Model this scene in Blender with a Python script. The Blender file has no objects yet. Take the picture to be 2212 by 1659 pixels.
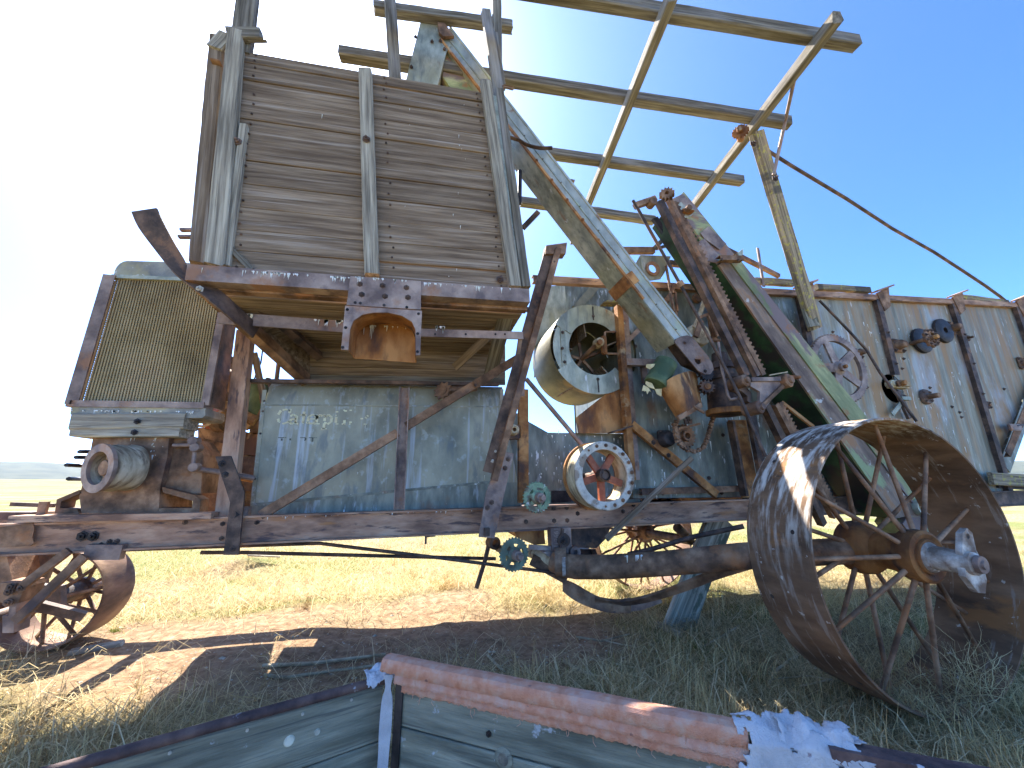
import bpy, bmesh, math, random
import numpy as np
from mathutils import Vector as Vec, Matrix
random.seed(7); RNG = np.random.default_rng(7)
sc = bpy.context.scene
COL = sc.collection
PI = math.pi

# ------------------------------------------------------------------ camera
CAM_H, PITCH, YAW, FPX = 1.25, math.radians(14.0), math.radians(13.5), 831.0
cam = bpy.data.cameras.new('camera'); camo = bpy.data.objects.new('camera', cam); COL.objects.link(camo)
cam.sensor_width = 36.0; cam.sensor_fit = 'HORIZONTAL'; cam.lens = 36.0 * FPX / 2212.0
cam.clip_start = 0.02; cam.clip_end = 20000
camo.location = (0, 0, CAM_H); camo.rotation_euler = (PI / 2 + PITCH, 0, -YAW)
sc.camera = camo
# ------------------------------------------------------------------ sky, sun, exposure
SUN_EL, SUN_LEFT = math.radians(49.0), math.radians(35.0) - YAW      # sun stands ahead and to the left, above the grain bin
sun_dir = Vec((-math.sin(SUN_LEFT) * math.cos(SUN_EL), math.cos(SUN_LEFT) * math.cos(SUN_EL), math.sin(SUN_EL)))
wld = bpy.data.worlds.new('World'); sc.world = wld; wld.use_nodes = True
wn = wld.node_tree; bg = wn.nodes['Background']
sky = wn.nodes.new('ShaderNodeTexSky'); sky.sky_type = 'NISHITA'; sky.sun_disc = False
sky.sun_elevation = SUN_EL; sky.sun_rotation = -SUN_LEFT; sky.altitude = 300
sky.air_density = 0.32; sky.dust_density = 0.75; sky.ozone_density = 10.0
hsv = wn.nodes.new('ShaderNodeHueSaturation'); hsv.inputs['Saturation'].default_value = 1.05; hsv.inputs['Hue'].default_value = 0.494
wn.links.new(sky.outputs[0], hsv.inputs['Color']); wn.links.new(hsv.outputs[0], bg.inputs[0]); bg.inputs[1].default_value = 0.105
sl = bpy.data.lights.new('sun', 'SUN'); sl.energy = 2.4; sl.angle = math.radians(0.53); sl.color = (1.0, 0.95, 0.87)
slo = bpy.data.objects.new('sun', sl); COL.objects.link(slo); slo.rotation_euler = sun_dir.to_track_quat('Z', 'Y').to_euler(); slo.location = sun_dir * 30
sc.view_settings.view_transform = 'Standard'; sc.view_settings.look = 'None'; sc.view_settings.gamma = 1
sc.view_settings.exposure = 3.0
sc.render.engine = 'CYCLES'; sc.cycles.max_bounces = 8; sc.cycles.diffuse_bounces = 5; sc.cycles.use_denoising = True
sc.cycles.volume_bounces = 0

# ------------------------------------------------------------------ measuring: a line of sight met with a plane of the machine
# The machine's long side runs along X, Y is depth away from the viewer, Z is up.  Every part has its own real depth.
_r = Vec((math.cos(YAW), -math.sin(YAW), 0)); _f0 = Vec((math.sin(YAW), math.cos(YAW), 0)); _z = Vec((0, 0, 1)); EYE = Vec((0, 0, CAM_H))
_f = _f0 * math.cos(PITCH) + _z * math.sin(PITCH); _u = -_f0 * math.sin(PITCH) + _z * math.cos(PITCH)
def ray(x, y): return _f + _r * ((x - 1106) / FPX) + _u * ((829.5 - y) / FPX)
def P(q, v):
    d = ray(*q); return EYE + d * (v / d.y)
def G(q, w=0.0):
    d = ray(*q); return EYE + d * ((w - CAM_H) / d.z)
def U(q, u):
    d = ray(*q); return EYE + d * (u / d.x)
def mpp(p): return (p - EYE).dot(_f) / FPX          # metres per measured unit at that depth
def frame(ox, oy, s): return lambda x, y: (ox + s * x, oy + s * y)
D = frame(0, 0, 1); z1 = frame(0, 493.7, .2728); z2 = frame(0, 877.8, .3141); z3 = frame(274.3, 0, .2728); z4 = frame(384, 384, .372)
z5 = frame(493.7, 768, .2976); z6 = frame(987.5, 548.6, .2976); z7 = frame(987.5, 877.8, .2976); z8 = frame(1316.6, 384, .2976)
y1 = frame(713.2, 0, .2976); y2 = frame(1261.8, 0, .2976); y3 = frame(1553.6, 493.7, .3307); y4 = frame(1553.6, 877.8, .3968)
b1 = frame(0, 1261.8, .3968); b2 = frame(713.2, 1316.6, .3472); b3 = frame(1426.4, 1316.6, .3552)
e1 = frame(411.5, 685.8, .2644); e2 = frame(0, 1124.6, .1686); e3 = frame(1344.1, 685.8, .2149); e4 = frame(1179.5, 630.9, .1653)
e5 = frame(1014.9, 1113.7, .124); e6 = frame(1700.7, 1097.2, .1984); e7 = frame(1920.1, 603.5, .2646)

# ------------------------------------------------------------------ materials
MATS = {}
def mat(name, ramp, nscale=5.0, msc=(1, 1, 1), rough=0.8, metal=0.0, bump=0.25, bscale=60.0, layers=(), spec=0.3, vary=0.12, bmsc=None, gain=1.42):
    m = bpy.data.materials.new(name); m.use_nodes = True; MATS[name] = m
    nt = m.node_tree; N = nt.nodes; L = nt.links; b = N['Principled BSDF']
    tc = N.new('ShaderNodeTexCoord'); oi = N.new('ShaderNodeObjectInfo')
    mul = N.new('ShaderNodeVectorMath'); mul.operation = 'SCALE'; mul.inputs[0].default_value = (13.1, 7.7, 17.3)
    L.new(oi.outputs['Random'], mul.inputs['Scale'])
    add = N.new('ShaderNodeVectorMath'); add.operation = 'ADD'; L.new(tc.outputs['Object'], add.inputs[0]); L.new(mul.outputs[0], add.inputs[1])
    def noise(sc_, ms, det=8, dist=0.0, vec=None, rg=0.6):
        mp = N.new('ShaderNodeMapping'); mp.inputs['Scale'].default_value = ms; L.new(vec or add.outputs[0], mp.inputs[0])
        n = N.new('ShaderNodeTexNoise'); n.inputs['Scale'].default_value = sc_; n.inputs['Detail'].default_value = det
        n.inputs['Roughness'].default_value = rg; n.inputs['Distortion'].default_value = dist
        L.new(mp.outputs[0], n.inputs['Vector']); return n.outputs['Fac']
    def rampn(fac, stops):
        r = N.new('ShaderNodeValToRGB'); L.new(fac, r.inputs[0]); e = r.color_ramp.elements
        while len(e) < len(stops): e.new(0.5)
        for i, (p, c) in enumerate(stops): e[i].position = .5 + (p - .5) * .55; e[i].color = (*[min(.8, q * gain * k_) for q, k_ in zip(c, (1.06, 1.0, .82))], 1)
        return r.outputs[0]
    col = rampn(noise(nscale, msc), ramp)
    for ly in layers:
        lo, hi = ly['at']; lo, hi = .5 + (lo - .5) * .82, .5 + (hi - .5) * .82; f = noise(ly.get('s', 4), ly.get('m', (1, 1, 1)), ly.get('det', 8), ly.get('dist', 0), rg=ly.get('rg', .6))
        mr = N.new('ShaderNodeMapRange'); mr.inputs[1].default_value = lo; mr.inputs[2].default_value = hi; mr.inputs[3].default_value = 0; mr.inputs[4].default_value = ly.get('amt', 1.0); L.new(f, mr.inputs[0])
        fac = mr.outputs[0]
        if 'within' in ly:              # a stain with its own place on the thing: centre and reach in the thing's own coordinates
            c, rad = ly['within']; sub = N.new('ShaderNodeVectorMath'); sub.operation = 'DISTANCE'; L.new(tc.outputs['Object'], sub.inputs[0]); sub.inputs[1].default_value = c
            m2 = N.new('ShaderNodeMapRange'); m2.inputs[1].default_value = rad; m2.inputs[2].default_value = rad * .45; m2.inputs[3].default_value = 0; m2.inputs[4].default_value = 1; L.new(sub.outputs['Value'], m2.inputs[0])
            mm = N.new('ShaderNodeMath'); mm.operation = 'MULTIPLY'; L.new(fac, mm.inputs[0]); L.new(m2.outputs[0], mm.inputs[1]); fac = mm.outputs[0]
        mx = N.new('ShaderNodeMix'); mx.data_type = 'RGBA'; L.new(fac, mx.inputs['Factor']); L.new(col, mx.inputs[6]); mx.inputs[7].default_value = (*[min(.8, q * (gain if max(ly['c']) < .5 else 1)) for q in ly['c']], 1); col = mx.outputs[2]
    if vary:
        hs = N.new('ShaderNodeHueSaturation'); mr = N.new('ShaderNodeMapRange'); mr.inputs[3].default_value = 1 - vary; mr.inputs[4].default_value = 1 + vary
        L.new(oi.outputs['Random'], mr.inputs[0]); L.new(mr.outputs[0], hs.inputs['Value']); L.new(col, hs.inputs['Color']); col = hs.outputs[0]
    L.new(col, b.inputs['Base Color']); b.inputs['Roughness'].default_value = rough; b.inputs['Metallic'].default_value = metal
    b.inputs['Specular IOR Level'].default_value = spec
    bp = N.new('ShaderNodeBump'); bp.inputs['Strength'].default_value = bump; bp.inputs['Distance'].default_value = 0.01
    L.new(noise(bscale, bmsc or msc, 6), bp.inputs['Height']); L.new(bp.outputs[0], b.inputs['Normal'])
    return m
GR = (.7, 22, 22)
WHITE = (.72, .71, .66)
drop = dict(c=WHITE, s=9, m=(1, 1, .3), at=(.67, .72), amt=.85)
dropx = dict(c=WHITE, s=9, m=(1, 1, .5), at=(.66, .72), amt=.8)
mat('wood_bin', [(.25, (.095, .068, .052)), (.5, (.16, .12, .094)), (.75, (.235, .185, .15))], 3, (.5, 9, 9), .9, 0, .5, 5, [dict(c=(.05, .033, .025), s=3, m=(.5, 60, 60), at=(.56, .7), amt=.75), dict(c=(.34, .29, .24), s=2.5, m=(.35, 16, 16), at=(.58, .75), amt=.7)], bmsc=(1, 70, 70))
mat('wood_grey', [(.25, (.13, .12, .11)), (.5, (.25, .23, .21)), (.75, (.38, .36, .33))], 3, (.6, 14, 14), .9, 0, .6, 5, [dict(c=(.07, .055, .045), s=3, m=(.5, 50, 50), at=(.55, .68), amt=.8), dict(c=(.3, .25, .18), s=2, m=(.7, 3, 3), at=(.5, .75), amt=.6)], bmsc=(1, 60, 60))
mat('wood_roof', [(.25, (.060, .053, .047)), (.5, (.115, .104, .093)), (.75, (.195, .182, .168))], 3, (.6, 14, 14), .9, 0, .5, 5, [dict(c=(.07, .05, .035), s=3, m=(.4, 40, 40), at=(.57, .7), amt=.7), dict(c=(.25, .235, .22), s=1.5, m=(.6, 3, 3), at=(.5, .7), amt=.6)], bmsc=(1, 60, 60))
mat('wood_lichen', [(.25, (.10, .08, .06)), (.5, (.19, .155, .12)), (.75, (.29, .245, .195))], 3, (.6, 14, 14), .9, 0, .5, 5, [dict(c=(.07, .05, .035), s=3, m=(.4, 40, 40), at=(.57, .7), amt=.7), dict(c=(.38, .33, .05), s=20, at=(.55, .65), amt=.7), dict(c=(.05, .045, .04), s=1.3, m=(1, .3, .3), at=(.56, .6), amt=.8)], bmsc=(1, 60, 60))
mat('wood_box', [(.25, (.085, .088, .080)), (.5, (.15, .155, .140)), (.75, (.24, .24, .215))], 2.2, (1.1, 9, 9), .85, 0, .5, 5, [dict(c=(.045, .045, .045), s=2.2, m=(.8, 30, 30), at=(.56, .70), amt=.6, dist=1.2), dict(c=(.6, .62, .66), s=10, at=(.68, .72), amt=.7), dict(c=(.22, .19, .12), s=2, m=(.6, 3, 3), at=(.55, .75), amt=.55)], bmsc=(1, 50, 50))
mat('wood_prop', [(.25, (.11, .105, .095)), (.5, (.20, .195, .18)), (.75, (.29, .285, .27))], 2.5, (.6, 14, 14), .9, 0, .5, 5, [dict(c=(.045, .055, .035), s=4, m=(1, 2, 2), at=(.55, .63), amt=.8), dict(c=(.06, .055, .05), s=3, m=(.4, 40, 40), at=(.57, .7), amt=.6)], bmsc=(1, 50, 50))
mat('rust_brown', [(.25, (.072, .044, .032)), (.5, (.16, .095, .066)), (.75, (.28, .18, .13))], 7, (1, 1, 1), .75, .15, .35, 80, [dict(c=(.27, .115, .045), s=5, at=(.56, .68), amt=.7), dict(c=(.05, .04, .045), s=3, at=(.55, .7), amt=.6)])
mat('rust_beam', [(.25, (.14, .082, .065)), (.5, (.28, .17, .13)), (.75, (.40, .27, .215))], 4, (.6, 2, 2), .75, .1, .35, 90, [dict(c=(.055, .04, .042), s=9, m=(.5, 2.5, 2.5), at=(.57, .66), amt=.8), dict(c=(.34, .15, .05), s=3, m=(.6, 3, 3), at=(.6, .7), amt=.7)])
mat('rust_purple', [(.25, (.10, .072, .072)), (.5, (.20, .15, .145)), (.75, (.31, .24, .225))], 5, (1, 1, 1), .6, .25, .25, 70, [dict(c=(.26, .12, .055), s=4, at=(.57, .68), amt=.75), dict(c=(.075, .055, .055), s=7, at=(.58, .68), amt=.6)], spec=.4)
mat('rust_dark', [(.25, (.030, .022, .022)), (.5, (.072, .048, .042)), (.75, (.135, .09, .075))], 8, (1, 1, 1), .65, .2, .3, 90, [dict(c=(.19, .085, .035), s=4, at=(.6, .7), amt=.65)], spec=.4)
mat('rust_orange', [(.25, (.12, .05, .022)), (.5, (.25, .115, .045)), (.75, (.37, .20, .09))], 5, (1, 1, .5), .75, .1, .3, 80, [dict(c=(.055, .035, .03), s=5, m=(1, 1, .35), at=(.53, .66), amt=.85), dict(c=(.55, .42, .25), s=6, m=(1, 1, .2), at=(.66, .72), amt=.6)])
mat('black_steel', [(.3, (.012, .011, .013)), (.7, (.045, .038, .042))], 8, rough=.5, metal=.3, bump=.15)
mat('galvanised', [(.25, (.165, .18, .165)), (.5, (.255, .27, .245)), (.75, (.36, .37, .335))], 9, (1, 1, .5), .55, .35, .12, 30, [dict(c=(.33, .29, .16), s=3, m=(1, 1, .5), at=(.54, .7), amt=.6), dict(c=(.20, .09, .035), s=4, m=(2, 2, .5), at=(.64, .72), amt=.7), dict(c=(.09, .10, .10), s=6, m=(3, 3, .4), at=(.58, .7), amt=.5), drop], spec=.5)
mat('galvanised_blue', [(.25, (.23, .24, .235)), (.5, (.31, .325, .32)), (.75, (.40, .415, .41))], 7, (1, 1, .6), .5, .4, .1, 30, [dict(c=(.40, .42, .22), s=3, at=(.58, .7), amt=.6), dict(c=(.24, .10, .04), s=5, at=(.66, .72), amt=.8)], spec=.5)
mat('body_sheet', [(.25, (.125, .122, .105)), (.5, (.19, .184, .158)), (.75, (.27, .26, .228))], 4, (3, 3, .35), .6, .25, .12, 25, [dict(c=(.27, .15, .06), s=3.2, m=(3, 3, .2), at=(.42, .62), amt=.9), dict(c=(.30, .34, .37), s=2.2, m=(1, 1, .5), at=(.55, .68), amt=.45), dict(c=WHITE, s=14, m=(1.6, 1.6, .22), at=(.66, .7), amt=.6), dict(c=(.15, .155, .15), s=9, m=(4, 4, .25), at=(.58, .7), amt=.5)], spec=.45, vary=.05)
mat('slate_sheet', [(.25, (.080, .090, .086)), (.5, (.125, .138, .130)), (.75, (.185, .20, .185))], 5, (2, 2, .6), .5, .3, .12, 25, [dict(c=(.16, .08, .04), s=3, m=(1, 1, .5), at=(.6, .7), amt=.7), dict(c=(.30, .33, .33), s=8, m=(2, 2, .5), at=(.6, .7), amt=.5), dict(c=WHITE, s=18, m=(1.2, 1.2, .35), at=(.67, .71), amt=.85)], spec=.5)
mat('hood_sheet', [(.25, (.125, .13, .115)), (.5, (.19, .195, .17)), (.75, (.27, .27, .235))], 3, (1.2, 1.2, .6), .55, .3, .1, 25, [dict(c=(.31, .29, .20), s=1.6, m=(1, 1, 1), at=(.47, .66), amt=.55), dict(c=(.36, .39, .41), s=2.6, m=(5, 5, .25), at=(.57, .7), amt=.75), dict(c=(.34, .36, .33), s=14, m=(1, 1, .8), at=(.6, .7), amt=.5), dict(c=(.09, .11, .115), s=4, m=(2, 2, .6), at=(.6, .72), amt=.6)], spec=.5, vary=.03)
mat('drum_sheet', [(.25, (.075, .078, .065)), (.5, (.125, .125, .10)), (.75, (.19, .18, .14))], 4, (1, .5, 1), .5, .4, .1, 25, [dict(c=(.33, .22, .09), s=3, at=(.58, .72), amt=.7)], spec=.5)
mat('green_paint', [(.25, (.12, .145, .085)), (.5, (.19, .215, .125)), (.75, (.31, .325, .19))], 3, (.5, 2, 2), .65, .1, .2, 50, [dict(c=(.17, .12, .115), s=3.0, m=(.45, 2.2, 2.2), at=(.47, .53), amt=.95), dict(c=(.27, .12, .055), s=6, at=(.62, .7), amt=.7), dict(c=(.40, .40, .19), s=2.5, m=(.6, 2, 2), at=(.6, .68), amt=.7)])
mat('purple_paint', [(.25, (.085, .062, .058)), (.5, (.16, .118, .105)), (.75, (.25, .195, .17))], 4, (.6, 2, 2), .65, .15, .2, 50, [dict(c=(.30, .145, .06), s=3.5, m=(.7, 2, 2), at=(.58, .68), amt=.8), dict(c=(.27, .33, .16), s=3, m=(.5, 2, 2), at=(.61, .67), amt=.85), dropx])
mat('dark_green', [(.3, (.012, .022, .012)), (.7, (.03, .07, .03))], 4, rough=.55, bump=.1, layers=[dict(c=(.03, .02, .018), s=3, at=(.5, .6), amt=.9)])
mat('sprocket_green', [(.25, (.09, .14, .105)), (.5, (.16, .245, .18)), (.75, (.26, .35, .265))], 9, rough=.7, bump=.3, layers=[dict(c=(.10, .06, .045), s=9, at=(.54, .64), amt=.85), dict(c=WHITE, s=14, at=(.68, .72), amt=.7)])
mat('olive_tin', [(.3, (.035, .06, .035)), (.7, (.085, .125, .07))], 6, rough=.6, bump=.15, layers=[dict(c=(.25, .15, .06), s=6, at=(.64, .7), amt=.7)])
mat('lagging', [(.25, (.20, .155, .105)), (.5, (.38, .32, .24)), (.75, (.56, .50, .41))], 5, (1, 3, 1), .85, 0, .5, 40, [dict(c=(.12, .08, .05), s=7, m=(1, 5, 1), at=(.57, .68), amt=.8)])
mat('lagging_old', [(.25, (.13, .105, .08)), (.5, (.24, .205, .165)), (.75, (.36, .325, .28))], 5, (1, 3, 1), .85, 0, .5, 40, [dict(c=(.09, .06, .04), s=7, m=(1, 5, 1), at=(.55, .68), amt=.8)])
mat('lagging_face', [(.25, (.22, .20, .19)), (.5, (.38, .37, .37)), (.75, (.50, .50, .52))], 6, rough=.9, bump=.6, layers=[dict(c=(.17, .12, .08), s=6, at=(.54, .64), amt=.85)])
mat('canvas_pink', [(.25, (.48, .215, .155)), (.5, (.54, .265, .205)), (.75, (.56, .33, .28))], 30, rough=1, spec=.05, bump=.8, bscale=320, layers=[dict(c=(.74, .50, .42), s=9, at=(.5, .66), amt=.5), dict(c=(.20, .10, .09), s=20, at=(.70, .74), amt=.8)], vary=.03)
mat('canvas_white', [(.25, (.28, .29, .36)), (.5, (.37, .385, .48)), (.75, (.45, .465, .57))], 8, rough=1, spec=.05, bump=.6, bscale=220, layers=[dict(c=(.16, .12, .15), s=10, at=(.68, .72), amt=.8)], vary=.06)
mat('canvas_tan', [(.3, (.36, .29, .17)), (.7, (.56, .48, .32))], 8, rough=.95, bump=.4, bscale=150)
mat('radiator_wire', [(.25, (.17, .135, .085)), (.5, (.25, .205, .13)), (.75, (.33, .28, .19))], 2, rough=.8, metal=.1, bump=.1, layers=[dict(c=(.24, .15, .08), s=2, at=(.58, .7), amt=.35)])
mat('radiator_back', [(.3, (.035, .025, .015)), (.7, (.09, .06, .03))], 6, rough=.8, bump=.1)
mat('radiator_tank', [(.25, (.13, .13, .14)), (.5, (.22, .22, .22)), (.75, (.32, .31, .28))], 5, rough=.6, metal=.2, bump=.15, layers=[dict(c=(.34, .28, .14), s=4, at=(.5, .65), amt=.7), dict(c=WHITE, s=20, at=(.66, .7), amt=.8)])
mat('wheel_rust', [(.25, (.055, .036, .027)), (.5, (.12, .075, .052)), (.75, (.20, .13, .092))], 4, (1, .35, 1), .9, .0, .25, 60, [dict(c=(.25, .115, .04), s=3, m=(1, .5, 1), at=(.6, .68), amt=.7), dict(c=(.26, .22, .18), s=5, m=(.6, 4, .6), at=(.6, .68), amt=.6), dict(c=(.66, .62, .54), s=7, m=(1.0, 2.6, .5), at=(.47, .66), amt=.9, within=((-.60, .15, .60), .75)), dict(c=(.66, .62, .54), s=14, m=(1, 2, .5), at=(.45, .65), amt=.9, within=((-.05, .02, .84), .5)), dict(c=(.66, .62, .54), s=16, at=(.68, .71), amt=.7)])
mat('hub_white', [(.25, (.13, .10, .09)), (.5, (.26, .235, .24)), (.75, (.48, .48, .52))], 9, rough=.8, bump=.4, layers=[dict(c=(.13, .08, .055), s=8, at=(.52, .6), amt=.8)])
mat('engine_grease', [(.25, (.045, .03, .02)), (.5, (.12, .075, .045)), (.75, (.24, .155, .085))], 8, rough=.55, metal=.1, bump=.5, layers=[dict(c=(.36, .25, .13), s=5, m=(2, 2, .5), at=(.62, .7), amt=.7)])
mat('red_paint', [(.3, (.17, .05, .03)), (.7, (.30, .11, .065))], 8, rough=.6, bump=.2, layers=[dict(c=(.10, .06, .05), s=6, at=(.56, .66), amt=.8)])
mat('twig', [(.3, (.20, .17, .13)), (.7, (.42, .38, .31))], 8, rough=.9, bump=.3)
mat('stone', [(.3, (.22, .22, .21)), (.7, (.45, .45, .43))], 20, rough=.85, bump=.3)
mat('wheel_rust_far', [(.25, (.055, .034, .028)), (.5, (.125, .075, .056)), (.75, (.21, .135, .10))], 4, (1, .35, 1), .7, .15, .25, 60, [dict(c=(.24, .16, .09), s=3, m=(1, .5, 1), at=(.55, .68), amt=.7)])
mat('sprocket_rust', [(.25, (.06, .06, .048)), (.5, (.10, .12, .095)), (.75, (.16, .22, .175))], 7, rough=.7, bump=.3, layers=[dict(c=(.08, .055, .045), s=5, at=(.48, .6), amt=.85)])
mat('pipe_rust', [(.25, (.035, .024, .03)), (.5, (.075, .048, .052)), (.75, (.12, .08, .08))], 12, rough=.7, metal=.1, bump=.4, layers=[dict(c=(.6, .62, .66), s=14, at=(.69, .73), amt=.8)])
mat('letter_cream', [(.3, (.50, .48, .38)), (.7, (.58, .56, .46))], 30, rough=.8, bump=.05)
mat('letter_dark', [(.3, (.06, .07, .07)), (.7, (.10, .11, .11))], 30, rough=.8, bump=.05)

# ------------------------------------------------------------------ builders
WM = {}
def ob(name, verts, faces, m, parent=None, M=None, smooth=False, ang=40, mesh=None):
    if mesh is None:
        if M is None:
            a = np.array([tuple(v) for v in verts]); c = Vec((a.min(0) + a.max(0)) / 2); M = Matrix.Translation(c); verts = [Vec(v) - c for v in verts]
        mesh = bpy.data.meshes.new(name); mesh.from_pydata([tuple(v) for v in verts], [], faces)
        bm = bmesh.new(); bm.from_mesh(mesh); bmesh.ops.recalc_face_normals(bm, faces=bm.faces); bm.to_mesh(mesh); bm.free()
        if smooth:
            mesh.polygons.foreach_set('use_smooth', [True] * len(mesh.polygons)); mesh.set_sharp_from_angle(angle=math.radians(ang))
        if m: mesh.materials.append(MATS[m])
    o = bpy.data.objects.new(name, mesh); COL.objects.link(o)
    WM[o.name] = M
    if parent: o.parent = parent; o.matrix_local = WM[parent.name].inverted() @ M
    else: o.matrix_world = M
    return o
def empty(name, loc, parent=None):
    o = bpy.data.objects.new(name, None); COL.objects.link(o); o.empty_display_size = .2; M = Matrix.Translation(Vec(loc)); WM[o.name] = M
    if parent: o.parent = parent; o.matrix_local = WM[parent.name].inverted() @ M
    else: o.matrix_world = M
    return o
def tag(o, label, cat=None, group=None, kind=None):
    if label: o['label'] = label
    if cat: o['category'] = cat
    if group: o['group'] = group
    if kind: o['kind'] = kind
    return o
def basis(p0, p1, ref):
    x = (Vec(p1) - Vec(p0)); L = x.length; x.normalize(); z = Vec(ref) - x * Vec(ref).dot(x)
    if z.length < 1e-4: z = Vec((1, 0, 0)) - x * x.x
    z.normalize(); y = z.cross(x)
    M = Matrix((x, y, z)).transposed().to_4x4(); return M, L
def section(kind, w, h, t=.008):
    a, b = w / 2, h / 2
    if kind == 'box': return [(-a, -b), (a, -b), (a, b), (-a, b)]
    if kind == 'L': return [(-a, b), (a, b), (a, b - t), (-a + t, b - t), (-a + t, -b), (-a, -b)]          # face to viewer, leg back on one edge
    if kind == 'J': return [(a, b), (-a, b), (-a, b - t), (a - t, b - t), (a - t, -b), (a, -b)]
    if kind == 'C': return [(-a, -b), (a, -b), (a, b), (a - t, b), (a - t, -b + t), (-a + t, -b + t), (-a + t, b), (-a, b)]
    if kind == 'R': return [(-a, b), (a, b), (a, -b), (a - t, -b), (a - t, b - t), (-a + t, b - t), (-a + t, -b), (-a, -b)]
    if kind == 'I': return [(-a, b), (-a, -b), (-a + t, -b), (-a + t, -t / 2), (a - t, -t / 2), (a - t, -b), (a, -b), (a, b), (a - t, b), (a - t, t / 2), (-a + t, t / 2), (-a + t, b)]
def bar(name, p0, p1, w, h, m, parent=None, sec='box', ref=(0, -1, 0), t=.008, off=0.0):
    """rolled bar from p0 to p1; w = width across the view, h = depth towards the viewer"""
    B, L = basis(p0, p1, ref); s = section(sec, w, h, t); n = len(s)
    mid = (Vec(p0) + Vec(p1)) / 2; B.translation = mid + B.to_3x3() @ Vec((0, 0, off))
    v = [(-L / 2, a, b) for a, b in s] + [(L / 2, a, b) for a, b in s]
    f = [tuple(range(n))[::-1], tuple(range(n, 2 * n))] + [(i, (i + 1) % n, n + (i + 1) % n, n + i) for i in range(n)]
    return ob(name, v, f, m, parent, B)
def plank(name, p0, p1, w, h, m, parent=None, ref=(0, -1, 0), seg=8, wear=.12, w1=None, ragged=0.0, off=0.0):
    """weathered board: chamfered, a little warped, worn along the edges; local x runs along the grain"""
    B, L = basis(p0, p1, ref); B.translation = (Vec(p0) + Vec(p1)) / 2 + B.to_3x3() @ Vec((0, 0, off)); v = []; f = []; w1 = w1 or w
    rr = random.Random(int(abs(p0[0]) * 7919 + abs(p0[2]) * 104729 + abs(p0[1]) * 1299 + len(name))); ph = rr.random() * 6
    for i in range(seg + 1):
        t = i / seg; ww = (w * (1 - t) + w1 * t) / 2; hh = h / 2; c = min(ww, hh) * .22
        dy = math.sin(t * 5 + ph) * w * .02 * wear * 5; dz = math.sin(t * 4 + ph * 2) * h * .03
        prof = [(-ww + c, -hh), (ww - c, -hh), (ww, -hh + c), (ww, hh - c), (ww - c, hh), (-ww + c, hh), (-ww, hh - c), (-ww, -hh + c)]
        for (a, b) in prof:
            e = rr.uniform(-1, 1) * ragged if i in (0, seg) else 0
            v.append((-L / 2 + L * t + e, a + dy + rr.uniform(-1, 1) * wear * min(w, h) * .22, b + dz + rr.uniform(-1, 1) * wear * min(w, h) * .12))
    for i in range(seg):
        for k in range(8):
            a = i * 8 + k; b_ = i * 8 + (k + 1) % 8; f.append((a, b_, b_ + 8, a + 8))
    f.append(tuple(range(8))[::-1]); f.append(tuple(range(seg * 8, seg * 8 + 8)))
    return ob(name, v, f, m, parent, B, smooth=True, ang=25)
def plate(name, pts, t, m, parent=None, holes=(), back=(0, 1, 0)):
    """flat sheet of any outline, with real holes and thickness"""
    bm = bmesh.new(); es = []
    for loop in [pts] + list(holes):
        vs = [bm.verts.new(tuple(p)) for p in loop]
        es += [bm.edges.new((vs[i], vs[(i + 1) % len(vs)])) for i in range(len(vs))]
    bmesh.ops.triangle_fill(bm, use_beauty=True, edges=es)
    r = bmesh.ops.extrude_face_region(bm, geom=bm.faces[:])
    bmesh.ops.translate(bm, vec=Vec(back) * t, verts=[g for g in r['geom'] if isinstance(g, bmesh.types.BMVert)])
    bm.verts.index_update(); v = [x.co.copy() for x in bm.verts]; f = [[x.index for x in q.verts] for q in bm.faces]; bm.free()
    return ob(name, v, f, m, parent)
def tubemesh(pts, r, n=8, close=False):
    pts = [Vec(p) for p in pts]; rs = r if isinstance(r, (list, tuple)) else [r] * len(pts); v = []; f = []; prev = None
    for i, p in enumerate(pts):
        d = (pts[min(i + 1, len(pts) - 1)] - pts[max(i - 1, 0)]).normalized()
        a = prev or (Vec((0, 0, 1)) if abs(d.z) < .9 else Vec((1, 0, 0)))
        x = (a - d * a.dot(d)).normalized(); y = d.cross(x); prev = x
        for k in range(n): t = 2 * PI * k / n; v.append(p + (x * math.cos(t) + y * math.sin(t)) * rs[i])
    for i in range(len(pts) - 1):
        for k in range(n): f.append((i * n + k, i * n + (k + 1) % n, (i + 1) * n + (k + 1) % n, (i + 1) * n + k))
    f.append(tuple(range(n))[::-1]); f.append(tuple(range((len(pts) - 1) * n, len(pts) * n))); return v, f
def tube(name, pts, r, m, parent=None, n=8): v, f = tubemesh(pts, r, n); return ob(name, v, f, m, parent, smooth=True, ang=50)
def lathemesh(c, axis, prof, n=24, a0=0, a1=2 * PI):
    """prof = [(radius, distance along axis)]; open profile swept round the axis"""
    axis = Vec(axis).normalized(); x = Vec((0, 0, 1)) - axis * axis.z
    if x.length < 1e-3: x = Vec((1, 0, 0)) - axis * axis.x
    x.normalize(); y = axis.cross(x); c = Vec(c); full = abs(a1 - a0 - 2 * PI) < 1e-4; k = len(prof); m_ = n if full else n + 1; v = []; f = []
    for i in range(m_):
        t = a0 + (a1 - a0) * i / n; d = x * math.cos(t) + y * math.sin(t)
        for (r, h) in prof: v.append(c + d * r + axis * h)
    for i in range(n):
        for j in range(k - 1):
            a = i * k + j; b = ((i + 1) % m_) * k + j; f.append((a, a + 1, b + 1, b))
    return v, f
def lathe(name, c, axis, prof, m, parent=None, n=24, ang=35, a0=0, a1=2 * PI):
    v, f = lathemesh(c, axis, prof, n, a0, a1); return ob(name, v, f, m, parent, smooth=True, ang=ang)
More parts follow.
